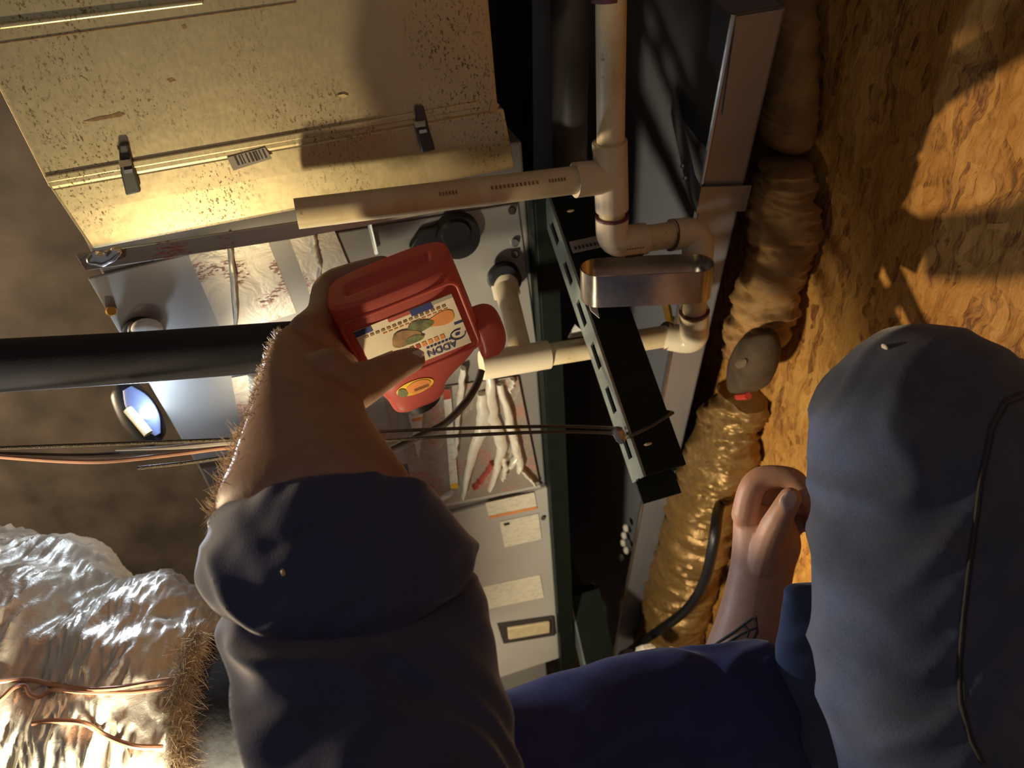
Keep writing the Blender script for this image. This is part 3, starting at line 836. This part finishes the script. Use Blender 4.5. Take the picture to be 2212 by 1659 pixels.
batt('insulation_batt', [(1704, 335, .02), (1698, 380, .035), (1690, 480, .04), (1672, 580, .04), (1640, 690, .04), (1605, 780, .035)], (.02, .038, .042, .042, .042, .03), 'kraft', 'tan crumpled insulation batt along the pan side', 9.7, .012)
batt('insulation_batt', [(1600, 850, .03), (1575, 930, .04), (1545, 1020, .045), (1510, 1130, .05), (1480, 1230, .05), (1455, 1330, .05), (1430, 1440, .05)], (.035, .05, .06, .065, .07, .075, .08), 'foil_gold', 'golden wrinkled foil-faced insulation below the dark pouch', 5.3, .014, 30)

# ---- dark pouch with red trim
pc = onZ(1622, 782, .03)
pt_ = thing('tool_pouch', (pc.x, pc.y, 0.0), 'dark rounded leather tool pouch with red trim on the insulation', 'pouch')
ex = (onZ(1690, 775, .06) - onZ(1560, 795, .06)).normalized(); ez_ = (onZ(1610, 850, .06) - onZ(1630, 735, .06)).normalized()
nz = ex.cross(ez_).normalized()
if nz.z < 0: nz = -nz
pcen = onZ(1625, 790, .07)
MB().loft([(pcen - ez_ * .052, ex * .02, nz * .012), (pcen - ez_ * .046, ex * .034, nz * .02), (pcen - ez_ * .02, ex * .046, nz * .028), (pcen + ez_ * .012, ex * .046, nz * .028), (pcen + ez_ * .036, ex * .036, nz * .024), (pcen + ez_ * .044, ex * .026, nz * .014)], 28, True, 5).build('pouch_body', 'pouch_leather', pt_)
MB().ball(pcen + nz * .026 - ez_ * .01 + ex * .012, .017, .009, .003, 12, 6, frame=(ex, ez_, nz)).build('worn_patch', 'worn_leather', pt_)
MB().tube([pcen + ez_ * .05 - ex * .004 + nz * .012, pcen + ez_ * .05 + ex * .024 + nz * .012], .005, 8).build('red_trim', 'red_trim', pt_)

# crumpled scraps at the far end
for (px, py, s_, mt, lab) in ((1300, 1428, .03, 'kraft', 'crumpled tan paper scrap just above the blue sleeve'), (1352, 1418, .016, 'lens_grey', 'small bluish foil scrap just above the blue sleeve'), (1395, 1412, .02, 'crumple', 'crumpled pale foil scrap just above the blue sleeve')):
    c = onZ(px, py, .16 + .02)
    tmp = MB().ball(c, s_, s_ * .8, s_ * 1.1, 14, 9)
    tmp.v = [tuple(V(q) + (V(q) - c) * 0.5 * mnoise.noise(V(q) * 60)) for q in tmp.v]
    tag(tmp.build('crumpled_scrap', mt, smooth=False), lab, 'scrap')

# ================================================================== foil flex duct, dark core, wires
def dring(x, ytop, r, zc):
    """vertical duct ring: axis runs along image x"""
    yc = ytop + r * F / (zc - r * .25)
    return (at(x, yc, zc), wd((0, 1, 0)) * r, wd((0, 0, 1)) * r)
IMX = wd((1, 0, 0))
def foil_disp(p, o_, t, th):
    u = p.dot(IMX)
    a = 1 - 2 * abs(mnoise.noise(V((u * 26 + math.sin(th * 2) * .6, th * 1.3, 0))))
    b = 1 - 2 * abs(mnoise.noise(V((u * 70 + th * 1.5, th * 2.6, 4))))
    c = 1 - 2 * abs(mnoise.noise(V((u * 150 - th * 2.0, th * 6, 9))))
    e = mnoise.noise(p * 24)
    return p + o_.normalized() * (a * .007 + b * .0055 + c * .0025 + e * .007)
fd = thing('foil_duct', at(150, 1500, .7), 'silver foil jacketed flexible duct at the lower left', 'duct')
rg = [dring(-420, 1160, .155, .72), dring(-150, 1150, .158, .72), dring(40, 1165, .155, .72), dring(130, 1185, .150, .72), dring(205, 1262, .122, .72), dring(245, 1275, .116, .72), dring(300, 1262, .124, .72), dring(350, 1270, .118, .72), dring(410, 1330, .098, .72), dring(450, 1375, .085, .72)]
fo = MB().loft(rg, 220, True, 26, foil_disp).build('foil_jacket', 'foil_duct', fd)
ft = bvh(fo)
fm = MB()
for k in range(2600):
    t = k / 2600; y = 1360 + t * 330 + rnd.uniform(-6, 6); x = 425 - 60 * math.sin(min(1, t * 1.6) * 1.5) + rnd.uniform(-14, 14) + t * 25
    p0 = at(x, y, .63 + rnd.uniform(0, .02)); dd = wd((rnd.uniform(-.2, 1.2), rnd.uniform(-1, 1), rnd.uniform(-.8, .2))).normalized()
    Lh = rnd.uniform(.008, .024); d2 = wd((rnd.uniform(-1, 1), rnd.uniform(-1, 1), rnd.uniform(-1, 1))).normalized()
    fm.tube([p0, p0 + dd * Lh * .5 + d2 * Lh * .3, p0 + dd * Lh * .8 + d2 * Lh * .8], [.00019, .00017, .00009], 3)
o = fm.build('frayed_edge', 'fringe', fd); o['kind'] = 'stuff'; o['label'] = 'frayed brown fibreglass edge of the duct jacket'
MB().loft([dring(370, 1420, .085, .73), dring(430, 1372, .095, .735), dring(520, 1368, .098, .74), dring(640, 1372, .10, .745), dring(720, 1390, .10, .75)], 48, True, 6).build('inner_core', 'dark_duct', fd)['label'] = 'dark grey duct core emerging from the jacket'
def on_foil(pts, lift=.006):
    out = []
    for px, py in pts:
        q = hit(ft, px, py, lift)
        out.append(q if q is not None else at(px, py, .6))
    return out
for pts, r, mt, lab in (
    ([(-60, 1480), (0, 1472), (60, 1468), (120, 1480), (180, 1489), (250, 1487), (320, 1475), (390, 1465)], .0022, 'copper_wire', 'upper copper-coloured wire lying across the foil duct'),
    ([(-40, 1540), (0, 1512), (30, 1485), (55, 1482), (65, 1500), (85, 1505), (115, 1490), (180, 1494), (280, 1496), (370, 1484)], .002, 'copper_wire', 'kinked copper-coloured wire just under the upper one on the foil'),
    ([(70, 1562), (110, 1558), (180, 1562), (230, 1590), (290, 1612), (350, 1614)], .0024, 'copper_wire', 'lowest copper-coloured wire sagging across the bright foil')):
    tag(MB().tube(on_foil(pts), r, 8, smooth=5).build('copper_wire', mt), lab, 'wire', 'copper wires on the foil duct')

# ================================================================== small work light on the cabinet edge
wl_c = at(300, 893, .845)
wlt = thing('work_light', wl_c, 'small black work light with glowing LED at the cabinet top edge', 'light')
ax = wd((0.48, 0.86, 0.1)).normalized(); sx_ = wd((0.86, -0.48, 0)).normalized(); bz = ax.cross(sx_).normalized()
MB().loft([(wl_c - ax * .040, sx_ * .006, bz * .006), (wl_c - ax * .032, sx_ * .018, bz * .010), (wl_c, sx_ * .024, bz * .012), (wl_c + ax * .03, sx_ * .019, bz * .010), (wl_c + ax * .042, sx_ * .006, bz * .006)], 24, True, 4).build('light_housing', 'housing_black', wlt)
fwd = -ray(300, 893).normalized()
MB().loft([(wl_c + fwd * .0115 - ax * .032 + sx_ * .004, sx_ * .006, fwd * .0025), (wl_c + fwd * .0125 - ax * .012 + sx_ * .005, sx_ * .015, fwd * .003), (wl_c + fwd * .0125 + ax * .012 + sx_ * .006, sx_ * .014, fwd * .003), (wl_c + fwd * .0115 + ax * .032 + sx_ * .006, sx_ * .004, fwd * .0025)], 20, True, 4).build('light_lens', 'lens_grey', wlt)
lc = at(316, 891, .822)
MB().ball(lc, .0075, .0075, .004, 12, 8, frame=(sx_, ax, fwd)).build('led_chip', 'led', wlt)
MB().tube([at(276, 884, .825), at(321, 937, .825)], .0055, 10).build('light_clip', 'cream_plastic', wlt)
lamp('led_glow', 'POINT', lc + fwd * .045 - ax * .01, 0.35, (0.62, 0.78, 1.0), .006)
lamp('led_beam', 'SPOT', lc + fwd * .008, 6, (0.72, 0.82, 1.0), .006, aim=at(640, 1150, .42), angle=110, blend=0.7)

# ================================================================== red jug
E = V(((845 - CX) / F, (628 - CY) / F, 1)) * .53
jw = V((.928, -.371, 0.02)).normalized(); ja = V((.286, .715, .64)); ja = (ja - jw * ja.dot(jw)).normalized(); jb = ja.cross(jw)
if jb.z < 0: jb = -jb
JO = CAM + wd(E); JW, JA, JB = wd(jw), wd(ja), wd(jb)
def J(x, d_, a_): return JO + JW * x + JB * d_ + JA * a_     # x along width, d_ into the jug from the label face, a_ from base to neck
HD = .029
jg = thing('jug', J(0, HD, 0), 'translucent red plastic cleaner jug held upside down', 'jug')
def jsec(a_, hw, hd, cx=0.0, cd_=HD):
    return (J(cx, cd_, a_), JW * hw, JB * hd)
secs = [jsec(0.000, .048, .0245), jsec(.002, .0505, .027), jsec(.006, .052, .029), jsec(.04, .0525, .029), jsec(.074, .052, .029), jsec(.082, .050, .0285, -.001), jsec(.09, .0445, .0275, -.005), jsec(.098, .037, .0255, -.011), jsec(.106, .030, .0235, -.016), jsec(.113, .0265, .022, -.019), jsec(.120, .0245, .021, -.0205), jsec(.123, .0215, .019, -.021)]
jb_ = MB().loft(secs, 64, False, 5, power=3.6)
# base with recessed channel: concentric grid
def base_pt(u, th):
    co, si = math.cos(th), math.sin(th)
    co = math.copysign(abs(co) ** (2 / 3.6), co); si = math.copysign(abs(si) ** (2 / 3.6), si)
    x, y = u * co * .048, u * si * .0245
    rx = max(0, min(1, (.036 - abs(x)) / .004)); ry = max(0, min(1, (.0105 - abs(y + .002)) / .0035))
    rec = rx * ry
    mid = max(0, 1 - abs(y + .002) / .0035) * rx
    return J(x, HD + y, .0045 * rec - .0022 * mid)
n = len(jb_.v); nu = 26; seg = 64
vs = []; fs = []
for i in range(nu + 1):
    for k in range(seg): vs.append(base_pt(1 - i / nu * .985, 2 * math.pi * k / seg))
for i in range(nu):
    for k in range(seg):
        k2 = (k + 1) % seg; fs.append((i * seg + k, i * seg + k2, (i + 1) * seg + k2, (i + 1) * seg + k))
fs.append(tuple(nu * seg + k for k in range(seg)))
jb_.add(vs, fs)
jbo = jb_.build('jug_body', 'red_plastic', jg, True, fix=True)
# raised frame round the label
fr_pts = [J(-.046, .0002, .010), J(.046, .0002, .010), J(.047, .0002, .072), J(-.047, .0002, .072)]
def ring_path(hw_, a0, a1, rc, off):
    out = []
    for (cx, ca, t0) in ((hw_ - rc, a1 - rc, 0), (-hw_ + rc, a1 - rc, 90), (-hw_ + rc, a0 + rc, 180), (hw_ - rc, a0 + rc, 270)):
        for k in range(7):
            t = math.radians(t0 + 15 * k); out.append(J(cx + rc * math.cos(t), off, ca + rc * math.sin(t)))
    return out + out[:1]
MB().tube(ring_path(.0475, .012, .0775, .007, .0004), .0016, 10).build('label_frame', 'red_plastic', jg)
# handle lug
MB().loft([(J(.047, .026, .066), JW * .006, JB * .014), (J(.054, .026, .067), JW * .0115, JB * .016), (J(.0585, .026, .074), JW * .0125, JB * .0165), (J(.0585, .026, .088), JW * .0125, JB * .016), (J(.056, .026, .098), JW * .0115, JB * .015), (J(.053, .026, .105), JW * .008, JB * .011), (J(.052, .026, .107), JW * .003, JB * .005)], 32, True, 5, power=4.0).build('handle', 'red_plastic', jg)
MB().tube([J(-.021, HD, .119), J(-.021, HD, .130)], [.0205, .019], 28).build('cap', 'black_rubber', jg)
# label and its print
def lq(x0, x1, a0, a1, off=-.0006): return [J(x0, off, a0), J(x1, off, a0), J(x1, off, a1), J(x0, off, a1)]
lab = MB().prism(lq(-.040, .041, .021, .071, -.0002), -JB * .0005).build('label', 'sticker_cream', jg, False)
def pr_(x0, x1, a0, a1, mat, name='label_bar', lvl=1): return MB().prism(lq(x0, x1, a0, a1, -.0007 - .0002 * lvl), -JB * .0002).build(name, mat, lab, False)
pr_(-.040, -.026, .0212, .0262, 'ink_blue'); pr_(.006, .024, .0212, .027, 'ink_blue'); pr_(.024, .041, .0212, .0245, 'sticker_grey'); pr_(-.012, .006, .0212, .0245, 'ink_red')
pr_(.034, .041, .0470, .0490, 'ink_blue'); pr_(-.04, -.034, .066, .069, 'ink_blue')
pr_(-.036, -.020, .050, .0565, 'ink_red', 'label_panel')
def oval(x, a_, rx, ra, mat, lvl, name='label_picture', tilt=0):
    pts = []
    for k in range(20):
        th = 2 * math.pi * k / 20; wob = 1 + .12 * math.sin(3 * th + x * 900)
        pts.append(J(x + rx * math.cos(th) * wob, -.0008 - .0002 * lvl, a_ + ra * math.sin(th) * wob))
    MB().prism(pts, -JB * .0002).build(name, mat, lab, False)
oval(.026, .039, .012, .006, 'ink_orange', 1); oval(.008, .038, .011, .0055, 'ink_olive', 2); oval(-.006, .043, .012, .007, 'ink_brown', 3); oval(.0, .047, .008, .0035, 'ink_olive', 4)
# lettering is upside down in the picture because the jug is: its up is towards the neck
def jt(body, size, x, a_, mat): return text_mesh('label_text', body, size, J(x, -.0013, a_), -JW, JA, mat, lab)
jt('ADDN', .0088, .017, .0655, 'ink_blue')
for k in range(7): pr_(.006 + k * .0032, .006 + k * .0032 + .0022, .0588, .0606, 'ink_blue', 'label_letter')
for k in range(9): pr_(-.022 + k * .0052, -.022 + k * .0052 + .0034, .053, .0572, 'ink_red' if k < 5 else 'ink_orange', 'label_letter')
for k in range(15): pr_(-.034 + k * .0046, -.034 + k * .0046 + .0028, .0278, .0300, 'ink_brown', 'label_letter')
for k in range(12): pr_(-.02 + k * .0046, -.02 + k * .0046 + .003, .0316, .0326, 'ink_orange', 'label_letter')
# ring logo
pts = [J(.0335 + .0062 * math.cos(t), -.0011, .0585 + .0045 * math.sin(t)) for t in [math.pi * 2 * k / 24 for k in range(21)]]
MB().tube(pts, .0005, 6).build('label_logo', 'ink_blue', lab)
MB().prism(lq(.0315, .0350, .0568, .0590, -.0011), -JB * .0002).build('label_logo_dot', 'ink_blue', lab, False)
# round yellow sticker on the shoulder
sc_ = J(-.018, .0075, .0975)
def opt(x, a_, rx, ra, k0=0, k1=24, lift=0): 
    out = []
    for k in range(k0, k1):
        th = 2 * math.pi * k / 24
        px = x + rx * math.cos(th); pa = a_ + ra * math.sin(th)
        out.append((px, pa))
    return out
jt_tree = bvh(jbo)
def drop_on_jug(x, a_, lift=.0006):
    loc, nor, i, dist = jt_tree.ray_cast(J(x, -.05, a_), JB)
    return (loc if loc is not None else J(x, .01, a_)) - JB * lift
def sticker(pts, mat, name, parent, lift):
    cx = sum(p[0] for p in pts) / len(pts); ca = sum(p[1] for p in pts) / len(pts)
    vs = []; fs = []; n = len(pts); M_ = 5
    for i in range(M_):
        t = 1 - i / M_
        for (x, a_) in pts: vs.append(drop_on_jug(cx + (x - cx) * t, ca + (a_ - ca) * t, lift))
    vs.append(drop_on_jug(cx, ca, lift))
    for i in range(M_ - 1):
        for k in range(n):
            k2 = (k + 1) % n; fs.append((i * n + k, i * n + k2, (i + 1) * n + k2, (i + 1) * n + k))
    for k in range(n): fs.append(((M_ - 1) * n + k, (M_ - 1) * n + (k + 1) % n, M_ * n))
    return MB().add(vs, fs).build(name, mat, parent, True)
stk = sticker(opt(-.017, .0945, .0165, .0085), 'ink_yellow', 'round_sticker', jg, .0008)
sticker(opt(-.014, .0945, .011, .007), 'ink_orange', 'sticker_orange', stk, .0012)
sticker(opt(-.0285, .0955, .0042, .0055), 'ink_olive', 'sticker_green', stk, .0014)
for k in range(2):
    sticker([(-.019, .0960 + k * .0018), (-.006, .0960 + k * .0018), (-.006, .0968 + k * .0018), (-.019, .0968 + k * .0018)], 'ink_brown', 'sticker_text', stk, .0018)

# ================================================================== person holding the jug
pa_ = thing('person', at(850, 1659, .30), 'person in navy jacket reaching in with hairy forearm to hold the jug', 'person')
arm = [ringpx((640, 1330), (930, 1280), .398, .4, .8, .5), ringpx((560, 1210), (900, 1150), .408, .45, .8, .5), ringpx((470, 1120), (890, 1040), .415, .45, .8, .66), ringpx((507, 1000), (838, 958), .435, .4, .85, .7), ringpx((543, 890), (800, 905), .455, .35, .9, .66), ringpx((566, 812), (786, 868), .472, .3, .95, .6), ringpx((586, 752), (775, 842), .492, .2, 1, .5), ringpx((606, 712), (765, 812), .512, .1, 1, .42), ringpx((640, 692), (752, 782), .535, 0, 1, .36)]
hb_ = MB().loft(arm, 40, True, 6)
def chain(mb, pts):
    P = [q[0] for q in pts]; rs = [q[1] for q in pts]
    mb.tube(P, rs, 14, smooth=4)
    mb.ball(P[-1], rs[-1], seg=12, rings=8); mb.ball(P[0], rs[0], seg=12, rings=8)
# thumb across the label face
def A_(px, py, z, r): return (at(px, py, z), r)
chain(hb_, [A_(700, 850, .487, .019), A_(762, 838, .494, .0175), A_(815, 812, .507, .0135), A_(858, 790, .519, .0115), A_(893, 776, .527, .0095)])
hb_.ball(at(715, 820, .495), .024, .02, .02)
# fingers behind the jug, wrapping its far face
for k, (a0, sh) in enumerate(((.010, 0.0), (.030, .004), (.050, .003), (.068, -.004))):
    kn = J(-.064 + (.004 if k in (0, 3) else 0), .026, a0)
    chain(hb_, [(at(660 + k * 26, 712 + k * 26, .53 + .004 * k), .0125), (kn, .0115), (J(-.052, .066, a0), .0105), (J(-.022 + sh, .0705, a0 + .002), .0095), (J(-.004 + sh, .069, a0 + .003), .0082)])
me = remeshed(hb_, 0.0022, 5, .5)
hand = link('body', me, 'skin_dark', pa_)
# thumb nail seen edge-on at the tip
MB().ball(at(900, 768, .5205), .006, .0045, .0016, 12, 6, frame=(JW, JA, JB)).build('thumb_nail', 'nail', pa_)
# forearm hair along the lit edge
hm = MB()
def arm_at(t):
    f = t * (len(arm) - 1); i = min(int(f), len(arm) - 2); u = f - i
    return tuple(arm[i][j].lerp(arm[i + 1][j], u) for j in range(3))
for k in range(1000):
    t = rnd.uniform(.16, .88); c, a, b = arm_at(t); th = math.pi + rnd.gauss(0.08, .22)
    p0 = c + a * math.cos(th) * .99 + b * math.sin(th) * .99
    n_ = (a.normalized() * math.cos(th) + b.normalized() * math.sin(th)).normalized()
    along = (arm_at(min(1, t + .05))[0] - c).normalized()
    Lh = rnd.uniform(.004, .0105) * (1.15 if t < .45 else .55)
    q = V((rnd.uniform(-1, 1), rnd.uniform(-1, 1), rnd.uniform(-1, 1)))
    sgn = rnd.choice((-1, 1, 1))
    p1 = p0 + n_ * Lh * .45 + along * Lh * .3 * sgn + q * Lh * .15
    p2 = p1 + n_ * Lh * .2 + along * Lh * .45 * sgn + q * Lh * .25
    hm.tube([p0, p1, p2], [.00024, .0002, .0001], 4)
o = hm.build('arm_hair', 'hair_blond', pa_); o['kind'] = 'stuff'
# jacket sleeve with turned cuff
def cloth_disp(amp, freq, seedv, fold=0.0, fdir=(1, .3, 0)):
    fd_ = wd(fdir).normalized()
    def f(p, o_, t, th):
        n1 = mnoise.noise(p * freq + V((seedv, 0, 0))); n2 = mnoise.noise(p * freq * 2.7 + V((0, seedv, 0)))
        k = 0.0
        if fold:
            u = p.dot(fd_) * 38 + mnoise.noise(p * 14 + V((0, 0, seedv))) * 1.6
            w_ = p.cross(fd_).length * 9
            k = max(0.0, 1 - 2.0 * abs(mnoise.noise(V((u, w_, seedv))))) ** 1.6 * fold - 0.42 * fold
        return p + o_.normalized() * (n1 * amp + n2 * amp * .45 + k)
    return f
sleeve_r = [ringpx((540, 1150), (930, 1110), .412, -.1, .98, .60), ringpx((510, 1190), (985, 1165), .404, -.3, .95, .66), ringpx((500, 1236), (1006, 1210), .399, -.36, .9, .69), ringpx((502, 1272), (1012, 1246), .394, -.30, .95, .70), ringpx((478, 1360), (1066, 1330), .385, 0, 1, .74), ringpx((518, 1446), (1086, 1425), .373, .1, 1, .74), ringpx((524, 1520), (1100, 1520), .358, .15, 1, .76), ringpx((556, 1640), (1122, 1645), .340, .2, 1, .8), ringpx((640, 1850), (1190, 1850), .312, .2, 1, .8), ringpx((720, 2050), (1260, 2050), .29, .2, 1, .8)]
MB().loft(sleeve_r, 160, True, 18, cloth_disp(.0030, 22, 4.2, .007, (.45, -.9, .2))).build('jacket_sleeve', 'navy_cloth', pa_); soften(bpy.data.objects['jacket_sleeve'])
cuff_r = [ringpx((515, 1150), (925, 1090), .424, .55, .85, .60), ringpx((468, 1150), (948, 1085), .420, .66, .78, .66), ringpx((462, 1165), (960, 1095), .417, .62, .8, .70), ringpx((450, 1205), (1000, 1140), .408, .25, .95, .74), ringpx((448, 1224), (1028, 1190), .402, -.18, .98, .76), ringpx((462, 1234), (1030, 1208), .399, -.40, .9, .77), ringpx((470, 1237), (1024, 1211), .3978, -.40, .9, .755), ringpx((500, 1225), (1000, 1200), .399, -.36, .9, .70)]
cf = MB().loft(cuff_r, 160, False, 14, cloth_disp(.0024, 26, 9.1, .004, (.2, .95, .2))).build('jacket_cuff', 'navy_cloth', pa_); soften(cf, 6)
# cuff hem stitching
ct = bvh(cf)
def seam(tree, pts, r, name, mat, parent, lift=.001):
    P = []
    for i in range(len(pts) - 1):
        for k in range(8):
            t = k / 8; q = hit(tree, pts[i][0] + (pts[i + 1][0] - pts[i][0]) * t, pts[i][1] + (pts[i + 1][1] - pts[i][1]) * t, lift)
            if q is not None: P.append(q)
    if len(P) > 2: MB().tube(P, r, 6).build(name, mat, parent)
seam(ct, [(700, 975), (790, 965), (880, 1010)], .0008, 'cuff_stitching', 'navy_cloth', pa_)
tag_ = MB().ball(hit(ct, 612, 1237, .0005), .0022, .0015, .0012, 8, 5).build('lint_fleck', 'wood_chip', pa_)

# finger of the other hand, just past the sleeve at the frame edge
mb = MB()
mb.loft([ringpx((980, 2420), (1200, 2380), .40, 0, 1, .8), ringpx((860, 2150), (1060, 2100), .41, 0, 1, .8), ringpx((760, 1990), (940, 1930), .415, 0, 1, .7), ringpx((690, 1880), (880, 1790), .42, 0, 1, .45), ringpx((660, 1800), (810, 1710), .42, 0, 1, .36)], 28, True, 5)
chain(mb, [A_(690, 1800, .42, .0105), A_(640, 1720, .42, .0098), A_(585, 1655, .425, .0092), A_(548, 1618, .43, .0085)])
chain(mb, [A_(720, 1770, .422, .0108), A_(690, 1690, .43, .0098), A_(680, 1640, .455, .0092), A_(690, 1640, .475, .0082)])
chain(mb, [A_(760, 1745, .425, .0105), A_(745, 1680, .435, .0096), A_(740, 1650, .46, .009), A_(750, 1650, .478, .008)])
chain(mb, [A_(795, 1730, .425, .0098), A_(790, 1690, .44, .009), A_(790, 1670, .46, .008)])
chain(mb, [A_(700, 1900, .41, .012), A_(640, 1830, .405, .0105), A_(610, 1790, .40, .0095)])
link('other_hand', remeshed(mb, .002, 4), 'skin_light', pa_)['label'] = 'other hand with only a reddish fingertip showing'

# ================================================================== kneeling person
pb = thing('person', at(1980, 1500, .45), 'person in blue work shirt and worn jeans with bent knee and curled hand', 'person')
# --- forearm and hand
fa = [ringpx((1440, 1640), (1660, 1640), .60, 0, 1, .8), ringpx((1490, 1500), (1690, 1500), .625, 0, 1, .85), ringpx((1528, 1395), (1692, 1400), .64, 0, 1, .85), ringpx((1558, 1310), (1700, 1315), .648, 0, 1, .85), ringpx((1578, 1225), (1712, 1232), .65, 0, 1, .82), ringpx((1584, 1165), (1728, 1178), .65, 0, 1, .75), ringpx((1586, 1110), (1718, 1130), .652, 0, 1, .6), ringpx((1597, 1078), (1700, 1098), .654, 0, 1, .5)]
hb2 = MB().loft(fa, 36, True, 6)
chain(hb2, [A_(1610, 1112, .645, .0125), A_(1622, 1060, .641, .0118), A_(1645, 1034, .638, .0116), A_(1690, 1030, .630, .0100), A_(1718, 1040, .626, .0102), A_(1738, 1068, .622, .0084)])
chain(hb2, [A_(1640, 1120, .660, .0125), A_(1662, 1058, .658, .0115), A_(1722, 1052, .652, .0105), A_(1752, 1094, .645, .009)])
chain(hb2, [A_(1668, 1140, .668, .012), A_(1696, 1092, .668, .011), A_(1748, 1096, .662, .010), A_(1760, 1140, .655, .0088)])
chain(hb2, [A_(1690, 1165, .672, .011), A_(1725, 1128, .672, .0098), A_(1765, 1140, .668, .009), A_(1768, 1175, .662, .008)])
chain(hb2, [A_(1648, 1215, .636, .0150), A_(1662, 1165, .624, .0124), A_(1673, 1140, .620, .0130), A_(1690, 1106, .614, .0108), A_(1707, 1076, .610, .0096)])
me2 = remeshed(hb2, .0015, 3, .5)
hand2 = link('body', me2, 'skin_light', pb)
h2t = bvh(hand2)
q = hit(h2t, 1702, 1082, .0004)
if q: MB().ball(q, .0072, .0095, .0022, 12, 6, frame=(wd((.85, .5, 0)).normalized(), wd((.45, -.85, -.1)).normalized(), -ray(1707, 1076).normalized())).build('thumb_nail', 'nail', pb)
for pts in ([(1545, 1392), (1590, 1362), (1632, 1330)], [(1560, 1396), (1600, 1370), (1640, 1352)], [(1632, 1330), (1636, 1366), (1622, 1390)], [(1605, 1348), (1618, 1362), (1612, 1380)]):
    seam(h2t, pts, .0011, 'tattoo_line', 'tattoo_ink', pb, .0002)
# --- sleeve
sl = [ringpx((760, 1590), (800, 1960), .50, 0, 1, .8), ringpx((960, 1528), (985, 1900), .525, 0, 1, .8), ringpx((1110, 1487), (1130, 1850), .55, 0, 1, .8), ringpx((1300, 1444), (1320, 1820), .57, 0, 1, .75), ringpx((1480, 1410), (1500, 1790), .585, 0, 1, .7), ringpx((1600, 1394), (1620, 1760), .59, 0, 1, .66), ringpx((1680, 1408), (1690, 1740), .592, 0, 1, .6), ringpx((1732, 1455), (1735, 1715), .592, 0, 1, .55), ringpx((1765, 1520), (1765, 1680), .592, 0, 1, .5)]
MB().loft(sl, 110, True, 16, cloth_disp(.004, 16, 7.7, .008, (.3, .9, .1))).build('shirt_sleeve', 'blue_cloth', pb); soften(bpy.data.objects['shirt_sleeve'])
# --- jeans: near thigh with knee, and the folds of the hip behind
jm = MB()
kn = [(700, 1962, 2004, .47), (706, 1925, 2050, .468), (722, 1886, 2098, .465), (770, 1828, 2168, .46), (860, 1770, 2250, .455), (1000, 1757, 2300, .45), (1200, 1755, 2320, .44), (1440, 1764, 2330, .425), (1600, 1796, 2330, .412), (1750, 1840, 2350, .40), (1950, 1900, 2420, .385)]
jm.loft([ringpx((l, y), (r, y), z, 0, 1, .72) for y, l, r, z in kn], 96, True, 14, cloth_disp(.0022, 14, 1.3, .004, (.6, .75, 0)))
jm.loft([ringpx((2040, 740), (2180, 1010), .47, 0, 1, .7), ringpx((2140, 760), (2260, 1060), .47, 0, 1, .7), ringpx((2300, 800), (2380, 1120), .475, 0, 1, .7), ringpx((2560, 880), (2600, 1180), .48, 0, 1, .7)], 40, True, 6)
hip = [(1262, 1712, 1790, .565), (1275, 1695, 1820, .57), (1330, 1684, 1850, .575), (1400, 1676, 1880, .575), (1480, 1690, 1900, .57), (1560, 1720, 1910, .56), (1660, 1760, 1930, .54)]
jm.loft([ringpx((l, y), (r, y), z, 0, 1, .5) for y, l, r, z in hip], 40, True, 8, cloth_disp(.006, 30, 3.3))
mj = remeshed(jm, .003, 2, .5)
jeans = link('jeans', mj, 'denim', pb)
jtree = bvh(jeans)
seam(jtree, [(2208, 846), (2168, 866), (2140, 920), (2116, 1040), (2098, 1180), (2080, 1320), (2070, 1440), (2074, 1520), (2096, 1600), (2124, 1656)], .0009, 'jeans_seam', 'thread', pb, .0003)
seam(jtree, [(2218, 856), (2178, 874), (2150, 925), (2126, 1042), (2107, 1182), (2089, 1322), (2079, 1440), (2083, 1520), (2105, 1600), (2133, 1656)], .0006, 'jeans_seam', 'thread', pb, .0003)
q = hit(jtree, 1911, 750, .0006)
if q: MB().ball(q, .002, .003, .0012, 8, 5).build('lint_fleck', 'white_paper', pb)
